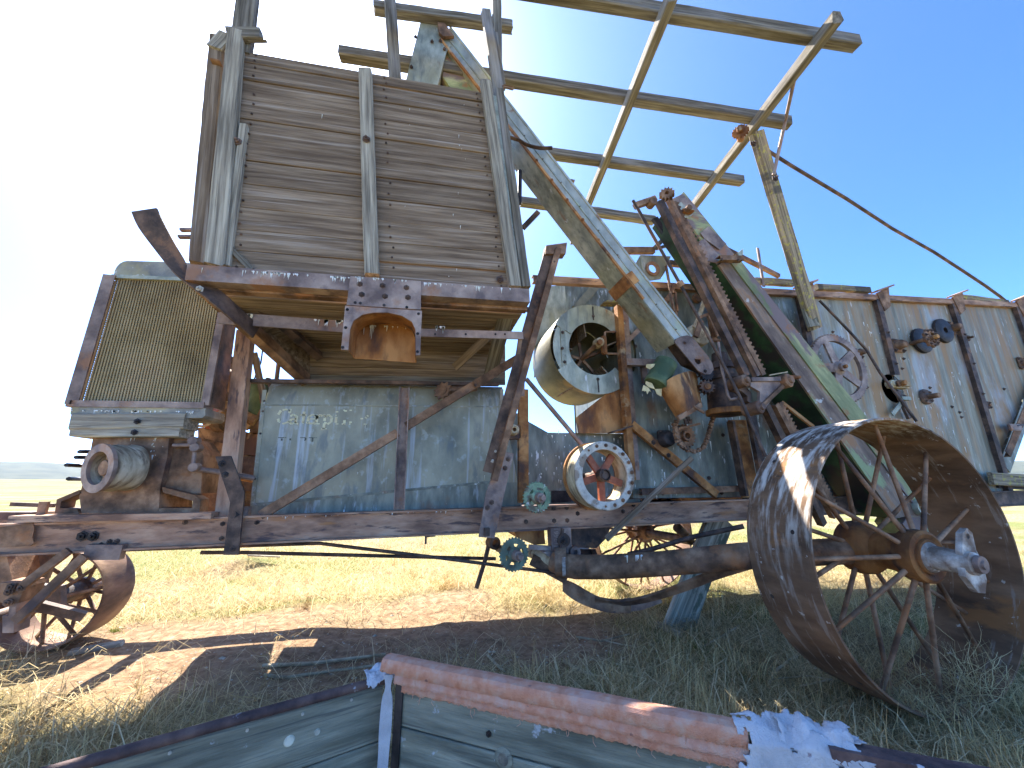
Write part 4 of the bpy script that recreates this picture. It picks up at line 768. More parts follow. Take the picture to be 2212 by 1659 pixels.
# head and spout at the top
hd_ = [P(y1(*q), VL + .04) for q in ((658, 150), (780, 160), (845, 195), (880, 330), (845, 375), (775, 640), (545, 602))]
prism('head_spout', hd_, .26, 'galvanised', ele)
prism('head_side', [P(y1(*q), VL + .10) for q in ((845, 385), (880, 420), (1060, 690), (890, 660), (815, 555))], .2, 'green_paint', ele)
plate('head_cap', [P(y1(*q), VL + .0) for q in ((780, 160), (830, 165), (900, 260), (820, 262), (790, 230))], .03, 'rust_brown', ele)
bolts(ele, [P(y1(*q), VL + .03) for q in ((620, 268), (740, 300), (800, 295), (830, 355), (875, 265), (590, 485))], .012)
strip('bent_band', [(P(y1(a, b), VL - .06), P(y1(a, b + 24), VL - .03)) for a, b in ((1300, 985), (1370, 1005), (1430, 1040), (1520, 1062), (1612, 1062))], .012, 'rust_dark', ele)
tube('hanger_rod', [P(y1(1378, 1240), VL + .05), P(y1(1375, 1480), VL + .05)], .02, 'black_steel', ele)
boxpts('lug', P(y1(1728, 1295), VL + .1), P(y1(1768, 1330), VL + .13), 'rust_purple', ele)
# boot of the elevator: curved chute, tin and torn canvas
bt = part('elevator_boot', P(z6(1600, 1150), VL))
ca, cb = P(e3(640, 560), VL + .02), P(e3(760, 860), VL - .06)
ch = [(390, 760), (400, 690), (440, 640), (520, 590), (610, 555)]
lo = [(545, 1010), (590, 985), (650, 950), (715, 900), (770, 850)]
strip('boot_chute', [(P(e3(a, b), VL + d), P(e3(c, d_), VL + d - .02)) for (a, b), (c, d_), d in zip(ch, lo, (.12, .02, -.04, -.05, -.02))], .008, 'rust_orange', bt)
strip('boot_return', [(P(e3(a, b), VL + d), P(e3(c, d_), VL + d)) for (a, b), (c, d_), d in (((610, 555), (770, 850), -.02), ((680, 540), (790, 870), .05), ((740, 560), (800, 890), .14))], .008, 'rust_orange', bt)
bar('boot_lip', P(e3(560, 1015), VL - .05), P(e3(790, 880), VL - .05), .04, .03, 'rust_brown', bt)
tube('boot_bolt', [P(e3(700, 880), VL - .05), P(e3(830, 960), VL - .12)], .014, 'rust_brown', bt)
tc = P(e3(375, 590), VL + .05); axd = (P(e3(330, 700), VL + .05) - P(e3(430, 500), VL + .05)).normalized(); rt = mpp(tc) * .2149 * 110
lathe('tin_can', tc, axd, [(0, -.16), (rt, -.16), (rt, -.1), (rt * 1.03, -.09), (rt, -.08), (rt, .05), (rt * 1.05, .06), (rt * 1.05, .09), (rt, .1), (0, .1)], 'olive_tin', bt, 24)
for k, pts in enumerate((((240, 640), (300, 660), (330, 720), (270, 700), (235, 670)), ((200, 740), (215, 680), (260, 700), (290, 745), (270, 735), (255, 770), (240, 735), (225, 745), (222, 735)), ((330, 720), (400, 715), (395, 795), (350, 770)), ((245, 470), (330, 465), (340, 480), (280, 520), (240, 500)))):
    plate('torn_canvas', [P(e3(*q), VL + .0 + .01 * k) for q in pts], .006, 'canvas_tan', bt)
# drive shaft, gears and pot behind the rack
pot = part('gear_pot', P(e3(1050, 960), 3.05))
lathe('pot_body', P(e3(1060, 980), 3.08), (0, 0, 1), [(0, 0), (.17, 0), (.18, .03), (.165, .05), (.155, .33), (.17, .34), (.17, .37), (.12, .38), (.12, .44), (.14, .45), (.12, .52), (.08, .53), (.07, .62), (0, .63)], 'rust_dark', pot, 28)
lathe('pot_band', P(e3(1060, 980), 3.08), (0, 0, 1), [(.171, .0), (.19, .005), (.19, .05), (.165, .06)], 'rust_orange', pot, 28)
pg = P(e3(835, 715), 2.98); v, f = gearmesh(pg, .052, .02, 12, .06, .03, Vec((-.4, -1, .1))); ob('pinion', v, f, 'rust_dark', pot); lathe('pinion_hub', pg, Vec((-.4, -1, .1)), disc(.03, -.05, .075), 'rust_orange', pot, 12)
pg2 = P(e3(820, 560), 3.0); v, f = gearmesh(pg2, .07, .02, 16, .04, .04, TO); ob('pinion', v, f, 'black_steel', pot)
lathe('cream_pulley', P(e3(760, 180), 3.2), TO, disc(.125, -.04, .05, .12, .01), 'lagging', pot, 28)
bar('pulley_arm', P(e3(790, 30), 3.1), P(e3(740, 195), 3.1), .05, .03, 'rust_brown', pot); bar('pulley_arm', P(e3(765, 0), 3.12), P(e3(720, 100), 3.12), .03, .02, 'lagging', pot)
bar('hanger', P(z8(690, 880), 3.2), P(z8(650, 1010), 3.2), .04, .02, 'lagging', pot); bar('hanger', P(z8(720, 990), 3.15), P(z8(790, 1150), 3.15), .06, .03, 'rust_brown', pot); bar('hanger', P(z8(640, 1020), 3.14), P(z8(720, 990), 3.14), .03, .02, 'rust_brown', pot)
bar('hanger', P(z8(740, 1040), 3.2), P(z8(760, 1180), 3.2), .07, .03, 'rust_brown', pot)
boxpts('lubricator', P(z8(750, 1165), 3.05), P(z8(790, 1200), 3.1), 'rust_brown', pot, .01)
# turnbuckle rod
tb = part('turnbuckle', P(z8(465, 920), 3.25))
tube('rod', [P(z8(410, 640), 3.25), P(z8(445, 830), 3.25)], .014, 'rust_brown', tb); tube('rod', [P(z8(475, 960), 3.25), P(z8(490, 1030), 3.25)], .02, 'rust_brown', tb)
bar('link_side', P(z8(440, 830), 3.23), P(z8(465, 970), 3.23), .016, .03, 'rust_brown', tb); bar('link_side', P(z8(475, 830), 3.23), P(z8(492, 970), 3.23), .016, .03, 'rust_brown', tb)
boxpts('link_end', P(z8(435, 790), 3.26), P(z8(480, 835), 3.2), 'rust_brown', tb, .006)
bar('rod_brace', P(z8(395, 915), 3.38), P(z8(465, 830), 3.38), .06, .03, 'rust_brown', tb)
# tin hood above the body
tn = part('tin_shield', P(z8(310, 740), 3.3))
plate('shield_face', [P(z8(*q), 3.3) for q in ((225, 560), (445, 570), (400, 690), (370, 735), (300, 745), (260, 720), (235, 640))], .01, 'galvanised', tn, [circle(P(z8(312, 660), 3.3), .05, 14, .045)])
plate('shield_fold', [P(z8(*q), 3.32) for q in ((225, 560), (235, 640), (262, 722), (180, 640))], .01, 'galvanised', tn)
lathe('shield_ring', P(z8(312, 662), 3.29), TO, [(.05, 0), (.05, .012), (.085, .012), (.085, 0)], 'rust_brown', tn, 20)
bar('shield_bar', P(z8(80, 530), 3.4), P(z8(320, 530), 3.4), .07, .05, 'rust_brown', tn); bar('shield_bar', P(z8(430, 620), 3.42), P(z8(560, 635), 3.42), .06, .05, 'rust_brown', tn)
bar('perforated_strip', P(z8(1075, 510), 3.4), P(z8(1120, 790), 3.38), .035, .012, 'rust_purple', H)
bar('roof_stay', P(z8(850, 520), 3.6), P(z8(1230, 715), 3.6), .05, .04, 'rust_brown', H)

# ---- toothed rack and twin angle rails
VK2 = 2.75
rk = part('lifting_rack', P(z8(1000, 1430), VK2))
ra0, ra1 = P(z8(362, 175), VK2), P(z8(985, 1440), VK2); bar('rail', ra0, ra1, .062, .06, 'rust_dark', rk, 'L', t=.01)
rb0, rb1 = P(z8(425, 150), VK2), P(z8(1070, 1440), VK2); bar('rail', rb0, rb1, .045, .05, 'rust_brown', rk, 'L', t=.01)
rc0, rc1 = P(z8(470, 170), VK2 + .02), P(z8(1125, 1430), VK2 + .02)
ra2, rb2 = P(e3(1400, 960), VK2 + .02), P(y4(610, 610), VK2 + .3)
bar('rail', P(e3(1430, 880), VK2), P(y4(560, 640), VK2 + .3), .062, .06, 'rust_dark', rk, 'L', t=.01)
bar('rail', P(e3(1530, 870), VK2), P(y4(620, 600), VK2 + .3), .05, .05, 'rust_brown', rk, 'L', t=.01)
def rack(a, b, w, pitch, th):
    B, L = basis(a, b, (0, -1, 0)); B.translation = a; out = [(0, -w / 2)]; n = int(L / pitch)
    out = [(0, w / 2)]
    low = []
    for i in range(n): x = i * pitch; low += [(x, -w / 2), (x + pitch * .3, -w / 2), (x + pitch * .45, -w / 2 - .022), (x + pitch * .75, -w / 2 - .022), (x + pitch * .9, -w / 2)]
    pts = [Vec((x, y, 0)) for x, y in low] + [Vec((L, -w / 2, 0)), Vec((L, w / 2, 0)), Vec((0, w / 2, 0))]
    return B, pts, L
for a, b in ((rc0, rc1), (P(e3(1590, 860), VK2 + .02), P(y4(640, 560), VK2 + .32))):
    B, pts, L = rack(a, b, .05, .045, .015); s_ = 1 if (B.to_3x3() @ Vec((0, -1, 0))).x > 0 else -1
    pts = [Vec((p.x, p.y * s_, 0)) for p in pts]
    o = plate('toothed_bar', [B @ p for p in pts], .016, 'rust_brown', rk)
top = P(z8(300, 170), VK2 - .02)
bar('top_arm', P(z8(185, 205), VK2 - .03), P(z8(330, 155), VK2 - .03), .05, .05, 'rust_brown', rk); lathe('top_boss', P(z8(300, 190), VK2 - .03), TO, disc(.04, -.03, .05), 'rust_brown', rk, 14)
v, f = gearmesh(P(z8(415, 135), VK2 - .02), .05, .02, 12, .05, .03, Vec((-.5, -.8, 0))); ob('top_pinion', v, f, 'rust_brown', rk)
tube('draw_rod', [P(z8(170, 165), VK2 - .04), P(z8(200, 215), VK2 - .04), P(z8(500, 750), VK2 - .06), P(z8(760, 1230), VK2 - .1), P(z8(950, 1600), VK2 - .14), P(e3(1440, 1400), VK2 - .25)], .014, 'rust_dark', rk)
lathe('rod_collar', P(z8(515, 770), VK2 - .06), (.5, 0, -.8), disc(.03, -.025, .025), 'rust_brown', rk, 10)
tube('hook_rod', [P(e3(965, 250), VK2 - .06), P(e3(1000, 520), VK2 - .08), P(e3(1060, 780), VK2 - .1), P(e3(1085, 825), VK2 - .1), P(e3(1195, 805), VK2 - .12)], .012, 'rust_purple', rk)
plate('motor_plate', [P(z8(*q), VK2 + .1) for q in ((450, 155), (535, 115), (600, 200), (500, 300))], .02, 'rust_purple', rk)
boxpts('latch', P(z8(535, 215), VK2 + .02), P(z8(590, 275), VK2 + .09), 'rust_orange', rk, .01)
lathe('latch_pin', P(z8(560, 235), VK2), TO, disc(.03, 0, .05), 'rust_brown', rk, 10)
plate('latch_plate', [P(z8(*q), VK2 + .09) for q in ((480, 200), (520, 175), (560, 220), (605, 240), (600, 270), (540, 310), (510, 290))], .01, 'galvanised', rk)
plate('side_angle', [P(z8(*q), VK2 + .06) for q in ((315, 295), (350, 280), (385, 340), (390, 400))], .03, 'black_steel', rk)
# triangular casting with three bosses
VT = VK2 - .12
tr = part('pivot_casting', P(e3(1400, 760), VT))
A_, B_, C_ = e3(1290, 640), e3(1630, 640), e3(1390, 900)
prism('casting_web', [P(q, VT) for q in (e3(1290, 605), e3(1570, 605), e3(1600, 680), e3(1450, 900), e3(1380, 880), e3(1385, 745), e3(1290, 690))], .03, 'rust_purple', tr)
for q, r, d0, d1 in ((e3(1215, 640), 62, -.12, .03), (e3(1640, 640), 72, -.16, .04), (e3(1365, 905), 66, -.12, .03)):
    c = P(q, VT); R = mpp(c) * .2149 * r; lathe('boss', c, Vec((.25, -1, .1)), [(0, d0), (R * .95, d0), (R, d0 + .01), (R, d1 - .01), (R * .8, d1), (R * .55, d1), (R * .5, d1 + .02), (0, d1 + .02)], 'rust_brown', tr, 20)
bar('rib', P(e3(1400, 890), VT - .01), P(e3(1610, 690), VT - .01), .03, .03, 'rust_brown', tr); bar('rib', P(e3(1290, 625), VT - .01), P(e3(1580, 620), VT - .01), .035, .03, 'rust_purple', tr)
boxpts('square_end', P(e3(1690, 575), VT), P(e3(1755, 625), VT + .05), 'rust_orange', tr, .006)
prism('arm', [P(e3(*q), VT + .05) for q in ((1130, 660), (1250, 700), (1300, 760), (1290, 860), (1260, 840), (1260, 790), (1200, 740), (1130, 720))], .08, 'rust_dark', tr)
bar('twig_splinter', P(e3(1480, 580), VT - .05), P(e3(1660, 548), VT - .05), .01, .01, 'twig', tr)
# hanging drive chain and its sprocket
ck = part('drive_chain', P(e3(650, 1200), 3.25)); lk = []
path = [(550, 1030), (525, 1130), (560, 1260), (640, 1330), (740, 1350), (810, 1310), (850, 1230), (880, 1120), (915, 1000)]; path2 = [(515, 1060), (540, 1150), (555, 1220), (600, 1285), (690, 1340)]; path3 = [(740, 580), (720, 680), (690, 780)]
for pth in (path, path2, path3):
    pp = [P(e3(*q), 3.2) for q in pth]; i = 0
    for a, b in zip(pp[:-1], pp[1:]):
        n = max(2, int((b - a).length / .028))
        for k in range(n):
            c = a.lerp(b, (k + .5) / n); d = (b - a).normalized(); s = d.cross(Vec((0, 1, 0))).normalized(); i += 1; hw_ = .018 if i % 2 else .011; hl = .012; th = .016 if i % 2 else .022
            v = [c + d * x * hl + s * y * hw_ + Vec((0, z * th, 0)) for x in (-1, 1) for y in (-1, 1) for z in (-1, 1)]
            lk.append((v, [(0, 1, 3, 2), (4, 6, 7, 5), (0, 4, 5, 1), (2, 3, 7, 6), (0, 2, 6, 4), (1, 5, 7, 3)]))
v, f = join(lk); ob('chain_links', v, f, 'rust_brown', ck)['kind'] = 'stuff'
sg = P(e3(620, 1195), 3.28); v, f = join([gearmesh(sg, .10, .02, 20, .025, .04, TO), spokemesh(sg, 4, .02, .07, .03, .03, .02), lathemesh(sg, TO, [(.03, -.05), (.05, -.05), (.05, .06), (.03, .06), (.03, -.05)], 16)]); ob('chain_sprocket', v, f, 'rust_brown', ck)
bar('tooth_bar', P(e3(560, 1120), 3.2), P(e3(780, 1068), 3.2), .02, .02, 'rust_brown', ck); lathe('idler', P(e3(450, 1220), 3.3), TO, disc(.085, -.04, .05, .07, .01), 'black_steel', ck, 20); boxpts('idler_block', P(e3(375, 1130), 3.32), P(e3(470, 1230), 3.38), 'rust_dark', ck, .01)
for x, y in ((660, 1020), (680, 1045), (640, 1045)): boxpts('chain_pin', P(e3(x - 12, y - 25), 3.18), P(e3(x + 12, y + 25), 3.2), 'rust_dark', ck)

# ---- green unloading conveyor
VU = 2.85
gv = part('unloading_conveyor', P(y4(1000, 640), VU))
L0, L1 = P(D(1459, 438), VU), P(D(1935, 1120), VU + .1); Q0, Q1 = P(D(1477, 414), VU), P(D(2030, 1100), VU + .1); rg0, rg1 = P(D(1500, 482), VU), P(D(1985, 1102), VU + .1)
def quad(name, pts, m, back, d): return prism(name, pts, d, m, gv, back)
S0, S1 = L0.lerp(L1, .0), L1
topq = L0.lerp(L1, .20); topr = Q0.lerp(Q1, .20)
quad('head_plate', [L0, Q0, topr, topq], 'green_paint', (0, 1, 0), .02)
gap = Vec((.003, 0, 0))
la = L0.lerp(L1, .203); ra = rg0.lerp(rg1, .15); qa = Q0.lerp(Q1, .203)
def bx2(name, a, b, c, d, m):                       # strip with x along the conveyor so that wear runs along it
    B, L = basis(a.lerp(b, .5), d.lerp(c, .5), (0, -1, 0)); B.translation = (a + b + c + d) / 4; I = B.inverted()
    pts = [I @ p for p in (a, b, c, d)]; pts += [p + I.to_3x3() @ Vec((0, .02, 0)) for p in pts]
    return ob(name, pts, [(0, 1, 2, 3), (4, 7, 6, 5), (0, 4, 5, 1), (1, 5, 6, 2), (2, 6, 7, 3), (3, 7, 4, 0)], m, gv, B)
rgm = lambda t: L0.lerp(L1, t).lerp(Q0.lerp(Q1, t), .52)
bx2('front_sheet', L0.lerp(L1, .203), rgm(.203) - gap, rgm(1) - gap, L1, 'purple_paint')
bx2('cover_sheet', rgm(.203) + gap + Vec((0, -.012, 0)), Q0.lerp(Q1, .203) + Vec((0, -.012, 0)), Q1 + Vec((0, -.012, 0)), rgm(1) + gap + Vec((0, -.012, 0)), 'green_paint')
pur = plate('wear_plate', [P(z8(*q), VU - .008) for q in ((660, 400), (720, 350), (850, 480), (800, 520), (690, 440))], .006, 'rust_purple', gv)
plate('wear_plate', [P(z8(*q), VU - .01) for q in ((615, 480), (690, 440), (800, 570), (780, 620), (700, 600))], .006, 'rust_purple', gv)
tkd = (L1 - L0).normalized(); nu = tkd.cross(Vec((0, 1, 0))).normalized(); nu = -nu if nu.z > 0 else nu
us = [L0 + Vec((0, .02, 0)), L1 + Vec((0, .02, 0)), L1 + Vec((0, .40, 0)), L0 + Vec((0, .40, 0))]
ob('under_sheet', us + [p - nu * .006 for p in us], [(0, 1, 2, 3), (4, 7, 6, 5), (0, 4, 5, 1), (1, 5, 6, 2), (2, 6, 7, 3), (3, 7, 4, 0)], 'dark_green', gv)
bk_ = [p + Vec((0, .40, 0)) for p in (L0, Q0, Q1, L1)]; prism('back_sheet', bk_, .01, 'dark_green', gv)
us = [Q0 + Vec((0, .02, 0)), Q1 + Vec((0, .02, 0)), Q1 + Vec((0, .40, 0)), Q0 + Vec((0, .40, 0))]
ob('upper_sheet', us + [p - nu * .006 for p in us], [(0, 1, 2, 3), (4, 7, 6, 5), (0, 4, 5, 1), (1, 5, 6, 2), (2, 6, 7, 3), (3, 7, 4, 0)], 'green_paint', gv)
br = bar('cross_bracket', P(z8(790, 590), VU - .06), P(z8(955, 592), VU - .06), .05, .06, 'rust_brown', gv, 'R')
plate('bracket_ear', [P(z8(*q), VU - .04) for q in ((930, 545), (968, 515), (972, 555), (945, 575))], .01, 'galvanised', gv); bolts(br, [P(z8(815, 592), VU - .09), P(z8(935, 595), VU - .09)], .01)
plate('conveyor_boot', [P(y4(*q), VU + .12) for q in ((1000, 640), (1080, 500), (1200, 520), (1240, 640), (1200, 740), (1060, 720))], .25, 'green_paint', gv)
lathe('inlet_ring', P(y4(1080, 545), VU + .1), TO, [(.05, 0), (.05, .04), (.08, .05), (.085, 0)], 'galvanised', gv, 20)
lathe('boot_bearing', P(y4(1145, 612), VU + .1), TO, disc(.07, 0, .08, .05, .015), 'hub_white', gv, 12)
bar('lower_link', P(e3(1600, 850), VU), P(e3(1920, 1100), VU - .1), .03, .02, 'rust_orange', H)
tube('long_rod', [P(y3(655, 470), VU + .4), P(y3(820, 640), VU + .35), P(y3(960, 790), VU + .3), P(y3(1050, 940), VU + .2), P(y3(1170, 1100), VU + .15), P(y3(1290, 1260), VU + .1)], .014, 'rust_dark', H)

for i in range(4): drips(body, Vec((uR[0] + .2, VP - .002, topz(3) - .3 - .5 * i)), Vec((uR[3], VP - .002, topz(6) - .3 - .5 * i)), 55, (.008, .12), spread=.5, seed=20 + i)
drips(H, P(z7(510, 150), VH + .027), P(z7(1190, 210), VH + .027), 40, (.008, .05), spread=.5, seed=30)
drips(ele, m0.lerp(m1, .4).lerp(r0_.lerp(r1_, .4), .5) + Vec((0, -.002, 0)), m1.lerp(r1_, .5) + Vec((0, -.002, 0)), 25, (.005, .06), seed=31)

# ---- wheels
def spoked_wheel(name, c, R, W, nsp, hub_r, m='wheel_rust', hv=(0, None), th=.016, spr=.0128, label=None, ribs=True):
    """c = centre of the near rim edge; axle along depth"""
    e = part(name, Vec((c.x, c.y + W / 2, max(0, c.z - R))))
    ph = [0, .02, .045, .5 * W, W - .045, W - .02, W]
    rr = [R - .004, R, R, R + .006, R, R, R - .004]
    prof = [(r, h) for r, h in zip(rr, ph)] + [(R - th, W), (R - th - .004, W * .66), (R - th, W * .5), (R - th - .004, W * .33), (R - th, 0), (R - .004, 0)]
    cc = Vec((c.x, c.y, c.z)); v, f = lathemesh(Vec((0, 0, 0)), (0, 1, 0), prof, 96)
    ob('rim', v, f, m, e, Matrix.Translation(cc + Vec((0, W / 2, 0))) @ Matrix.Translation((0, -W / 2, 0)), smooth=True, ang=30)
    h0, h1 = hv
    for k, (hh, rv) in enumerate(((h0, W * .38), (h1, W * .62))):
        for i in range(nsp):
            a = 2 * PI * (i + .5 * k + .22) / nsp; d = Vec((math.sin(a), 0, math.cos(a)))
            tube('spoke', [cc + d * hub_r * .9 + Vec((0, hh, 0)), cc + d * (R - th - .002) + Vec((0, rv, 0))], [spr * 1.15, spr], 'rust_brown', e, 8)
    return e, cc
dw, dc = spoked_wheel('drive_wheel', Vec((2.904, 1.793, .818)), .818, .427, 11, .13, hv=(.03, .33))
dw['label'] = 'large rusted steel drive wheel streaked with white bird droppings'
hp = [(r_ * 1.12, h_) for r_, h_ in [(.0, -.035), (.085, -.035), (.088, -.02), (.112, -.03), (.128, -.02), (.132, .02), (.122, .075), (.10, .09), (.095, .22), (.12, .25), (.14, .28), (.15, .34), (.14, .40), (.1, .42), (0, .42)]]
lathe('hub', dc, (0, 1, 0), hp, 'rust_orange', dw, 32)
lathe('hub_grease', dc + TO * .036, TO, [(0, .012), (.05, .016), (.078, .006), (.084, -.004)], 'hub_white', dw, 24)
lathe('axle_end', dc + TO * .03, TO, [(0, .20), (.035, .20), (.045, .195), (.058, .19), (.06, .10), (.066, .05), (.06, 0), (0, 0)], 'hub_white', dw, 20)
plate('axle_lug', [dc + Vec((x * 1.25, -.20, z * 1.25)) for x, z in ((-.03, .05), (.0, .12), (.035, .14), (.06, .12), (.055, .05), (.075, .0), (.07, -.07), (.04, -.12), (.0, -.115), (-.05, -.05))], .03, 'hub_white', dw, [circle(dc + Vec((.035, -.20, .135)), .014, 10)])
lathe('axle_tip', dc + TO * .23, TO, [(0, .03), (.02, .03), (.022, .02), (.042, .02), (.046, 0), (0, 0)], 'rust_purple', dw, 20)
for a in range(6):
    for hh in (.10, .33):
        q = dc + Vec((math.sin(a * PI / 3 + hh * 7) * .819, hh, math.cos(a * PI / 3 + hh * 7) * .819)); lathe('rim_hole', q - (q - dc - Vec((0, hh, 0))) * .012, (q - dc - Vec((0, hh, 0))), disc(.013, -.004, .0115, bev=.001), 'black_steel', dw, 10)
fw, fcn = spoked_wheel('steering_wheel', Vec((-2.69, 3.98, .36)), .36, .353, 10, .08, hv=(.02, .32), m='wheel_rust_far')
lathe('hub', fcn, (0, 1, 0), [(0, -.05), (.07, -.05), (.09, 0), (.09, .05), (.07, .08), (.07, .28), (.09, .3), (.09, .36), (0, .4)], 'rust_dark', fw, 20)
gw2, g2 = spoked_wheel('land_wheel', Vec((2.71, 4.40, .64)), .64, .26, 12, .11, hv=(.0, .24), m='wheel_rust_far')
lathe('hub', g2, (0, 1, 0), [(0, -.06), (.06, -.06), (.08, -.02), (.12, 0), (.12, .05), (.08, .08), (.08, .2), (.12, .22), (.12, .27), (0, .3)], 'rust_brown', gw2, 24)
tube('axle', [Vec((2.71, 4.35, .64)), Vec((2.71, 3.6, .66)), Vec((2.5, 3.5, .80))], .045, 'rust_dark', H, 12)
# front dolly under the beam
dl = part('steering_dolly', Vec((-2.45, 3.4, .3)))
tube('dolly_axle', [Vec((-2.69, 3.3, .36)), Vec((-2.69, 4.5, .36))], .04, 'rust_dark', dl, 12)
prism('dolly_fork', [P(e2(*q), 3.12) for q in ((0, 800), (300, 800), (310, 860), (230, 1060), (100, 1070), (0, 1050))], .14, 'rust_brown', dl)
prism('fork_leg', [P(e2(*q), 3.12) for q in ((120, 1060), (210, 1060), (170, 1440), (30, 1440), (30, 1220), (105, 1220))], .1, 'rust_purple', dl)
prism('king_post', [P(e2(*q), 3.25) for q in ((-60, 370), (70, 370), (160, 780), (-60, 800))], .2, 'rust_brown', dl)
bar('dolly_stay', P(e2(300, 830), 3.1), P(e2(890, 380), 3.14), .045, .03, 'rust_brown', dl); bar('dolly_stay', P(e2(200, 1290), 3.08), P(e2(1090, 450), 3.14), .05, .03, 'rust_brown', dl)
bar('dolly_stay', P(e2(520, 1090), 3.3), P(e2(1080, 1230), 3.38), .05, .04, 'rust_dark', dl)
prism('dolly_plate', [P(e2(*q), 3.5) for q in ((430, 820), (770, 840), (780, 1110), (430, 1090))], .05, 'rust_dark', dl)
prism('dolly_plate', [P(e2(*q), 3.45) for q in ((180, 390), (700, 390), (560, 760), (180, 760))], .05, 'rust_dark', dl)
bolts(dl, [P(e2(*q), 3.1) for q in ((140, 850), (110, 910), (270, 865), (100, 1050))], .016)

# ---- axle arm, springs, hanger casting and sprockets under the frame
ax = part('axle_arm', P(z7(760, 1200), 3.1))
tube('axle_tube', [P(z7(700, 1120), 3.2), P(z7(790, 1155), 3.12), P(z7(860, 1165), 3.06), P(z7(1100, 1165), 2.92), P(z7(1500, 1140), 2.68), P(z7(2080, 1085), 2.3), Vec((2.88, 2.12, .80))], [.085, .088, .088, .086, .084, .082, .082], 'rust_brown', ax, 24)
lathe('axle_clamp', P(z7(745, 1130), 3.15), Vec((1, -.35, 0)), [(.09, -.04), (.112, -.04), (.112, .05), (.09, .05)], 'rust_brown', ax, 24)
lathe('white_band', P(z7(775, 1145), 3.11), Vec((1, -.4, 0)), [(.089, -.012), (.0915, -.012), (.0915, .014), (.089, .014)], 'hub_white', ax, 24)
tube('tie_rod', [P(z7(1240, 1075), 3.25), P(z7(1400, 1040), 3.2), P(z7(1700, 950), 3.0), P(z7(2080, 870), 2.75)], .02, 'rust_dark', ax, 10)
sa = [(770, 1255, 1340, 3.2), (860, 1290, 1410, 3.12), (1000, 1370, 1470, 3.05), (1120, 1405, 1497, 3.0), (1260, 1390, 1500, 2.95)]
strip('bow_strap', [(P(z7(x, a), v), P(z7(x, b), v)) for x, a, b, v in sa] , .02, 'rust_brown', ax)
strip('bow_strap', [(P(z7(x, a), v), P(z7(x, b), v + .04)) for x, a, b, v in ((1000, 1385, 1425, 3.02), (1150, 1408, 1440, 2.96), (1300, 1395, 1430, 2.86), (1500, 1335, 1385, 2.72), (1700, 1255, 1320, 2.58), (1900, 1175, 1245, 2.45), (2150, 1090, 1170, 2.3))], .02, 'rust_brown', ax)
plate('bow_plate', [P(z7(*q), 2.98) for q in ((1240, 1440), (1480, 1395), (1490, 1425), (1340, 1480), (1180, 1500), (1120, 1498))], .02, 'rust_purple', ax)
hc_ = part('hanger_casting', P(z7(760, 1000), 3.18))
prism('casting_body', [P(z7(*q), 3.16) for q in ((680, 885), (825, 880), (832, 1020), (870, 1040), (872, 1075), (835, 1110), (700, 1115), (625, 1060), (690, 1050))], .10, 'rust_purple', hc_)
bar('casting_rib', P(z7(765, 885), 3.15), P(z7(745, 1060), 3.15), .02, .03, 'rust_dark', hc_)
lathe('casting_boss', P(z7(775, 972), 3.15), TO, [(.0, .02), (.02, .02), (.03, .01), (.052, .01), (.055, -.01)], 'rust_dark', hc_, 20); bolts(hc_, [P(z7(775, 972), 3.13)], .024, 'black_steel')
lathe('pin_eye', P(z7(850, 1055), 3.15), TO, [(.02, -.02), (.02, .03), (.045, .03), (.045, -.02)], 'rust_purple', hc_, 20)
me = textmesh('G 12661B', .055, .003); me.materials.append(MATS['rust_purple']); o = bpy.data.objects.new('raised_number', me); COL.objects.link(o)
pt_ = P(z7(738, 1062), 3.157); M_ = Matrix.Translation(pt_) @ Matrix(((0, -1, 0), (0, 0, -1), (1, 0, 0))).to_4x4(); o.parent = hc_; o.matrix_local = WM[hc_.name].inverted() @ M_; WM[o.name] = M_
prism('drive_box', [P(z7(*q), 3.28) for q in ((832, 880), (1120, 865), (1080, 960), (1010, 1030), (870, 1025), (832, 1005))], .25, 'rust_dark', H)
prism('drive_box', [P(z7(*q), 3.32) for q in ((410, 890), (630, 890), (640, 1000), (560, 1005), (430, 950))], .3, 'rust_orange', H)
bar('link_bar', P(z7(520, 1020), 3.2), P(z7(700, 1030), 3.2), .035, .03, 'rust_purple', H)
tube('cross_shaft', [P(z7(530, 1050), 3.4), P(z7(720, 1130), 3.2)], .05, 'lagging', H, 14)
bar('bow_root', P(z7(540, 1110), 3.3), P(z7(800, 1250), 3.18), .09, .03, 'rust_brown', H)
prism('sump_box', [P(z7(*q), 3.5) for q in ((880, 1035), (985, 1040), (990, 1095), (890, 1090))], .2, 'black_steel', H)
bar('strut', P(z7(985, 1040), 3.5), P(z7(1010, 1120), 3.5), .04, .04, 'rust_dark', H)
def sprocket(name, q, v, r, axis, m, T=28, lab=None):
    c = P(q, v); R = mpp(c) * .2976 * r; axis = Vec(axis).normalized(); e = part(name, c)
    vv_, ff_ = join([gearmesh(c, R * .92, R * .09, T, .022, R * .3, axis), spokemesh(c, 6, R * .25, R * .68, R * .3, R * .26, .018, axis, .3, .002)])
    ob('toothed_rim', vv_, ff_, m, e); lathe('sprocket_hub', c, axis, [(0, -.06), (R * .45, -.06), (R * .45, .03), (R * .3, .05), (0, .05)], m, e, 20)
    lathe('shaft_nut', c + axis * .05, axis, [(0, .09), (.02, .09), (.022, .05), (.036, .05), (.04, .0), (0, 0)], 'rust_purple', e, 12)
    tube('shaft', [c, c - axis * .3], .03, 'rust_dark', e, 10); return e
sprocket('sprocket', z7(575, 660), 3.06, 110, (.12, -1, .0), 'sprocket_green')['label'] = 'pale green toothed sprocket in front of the beam'
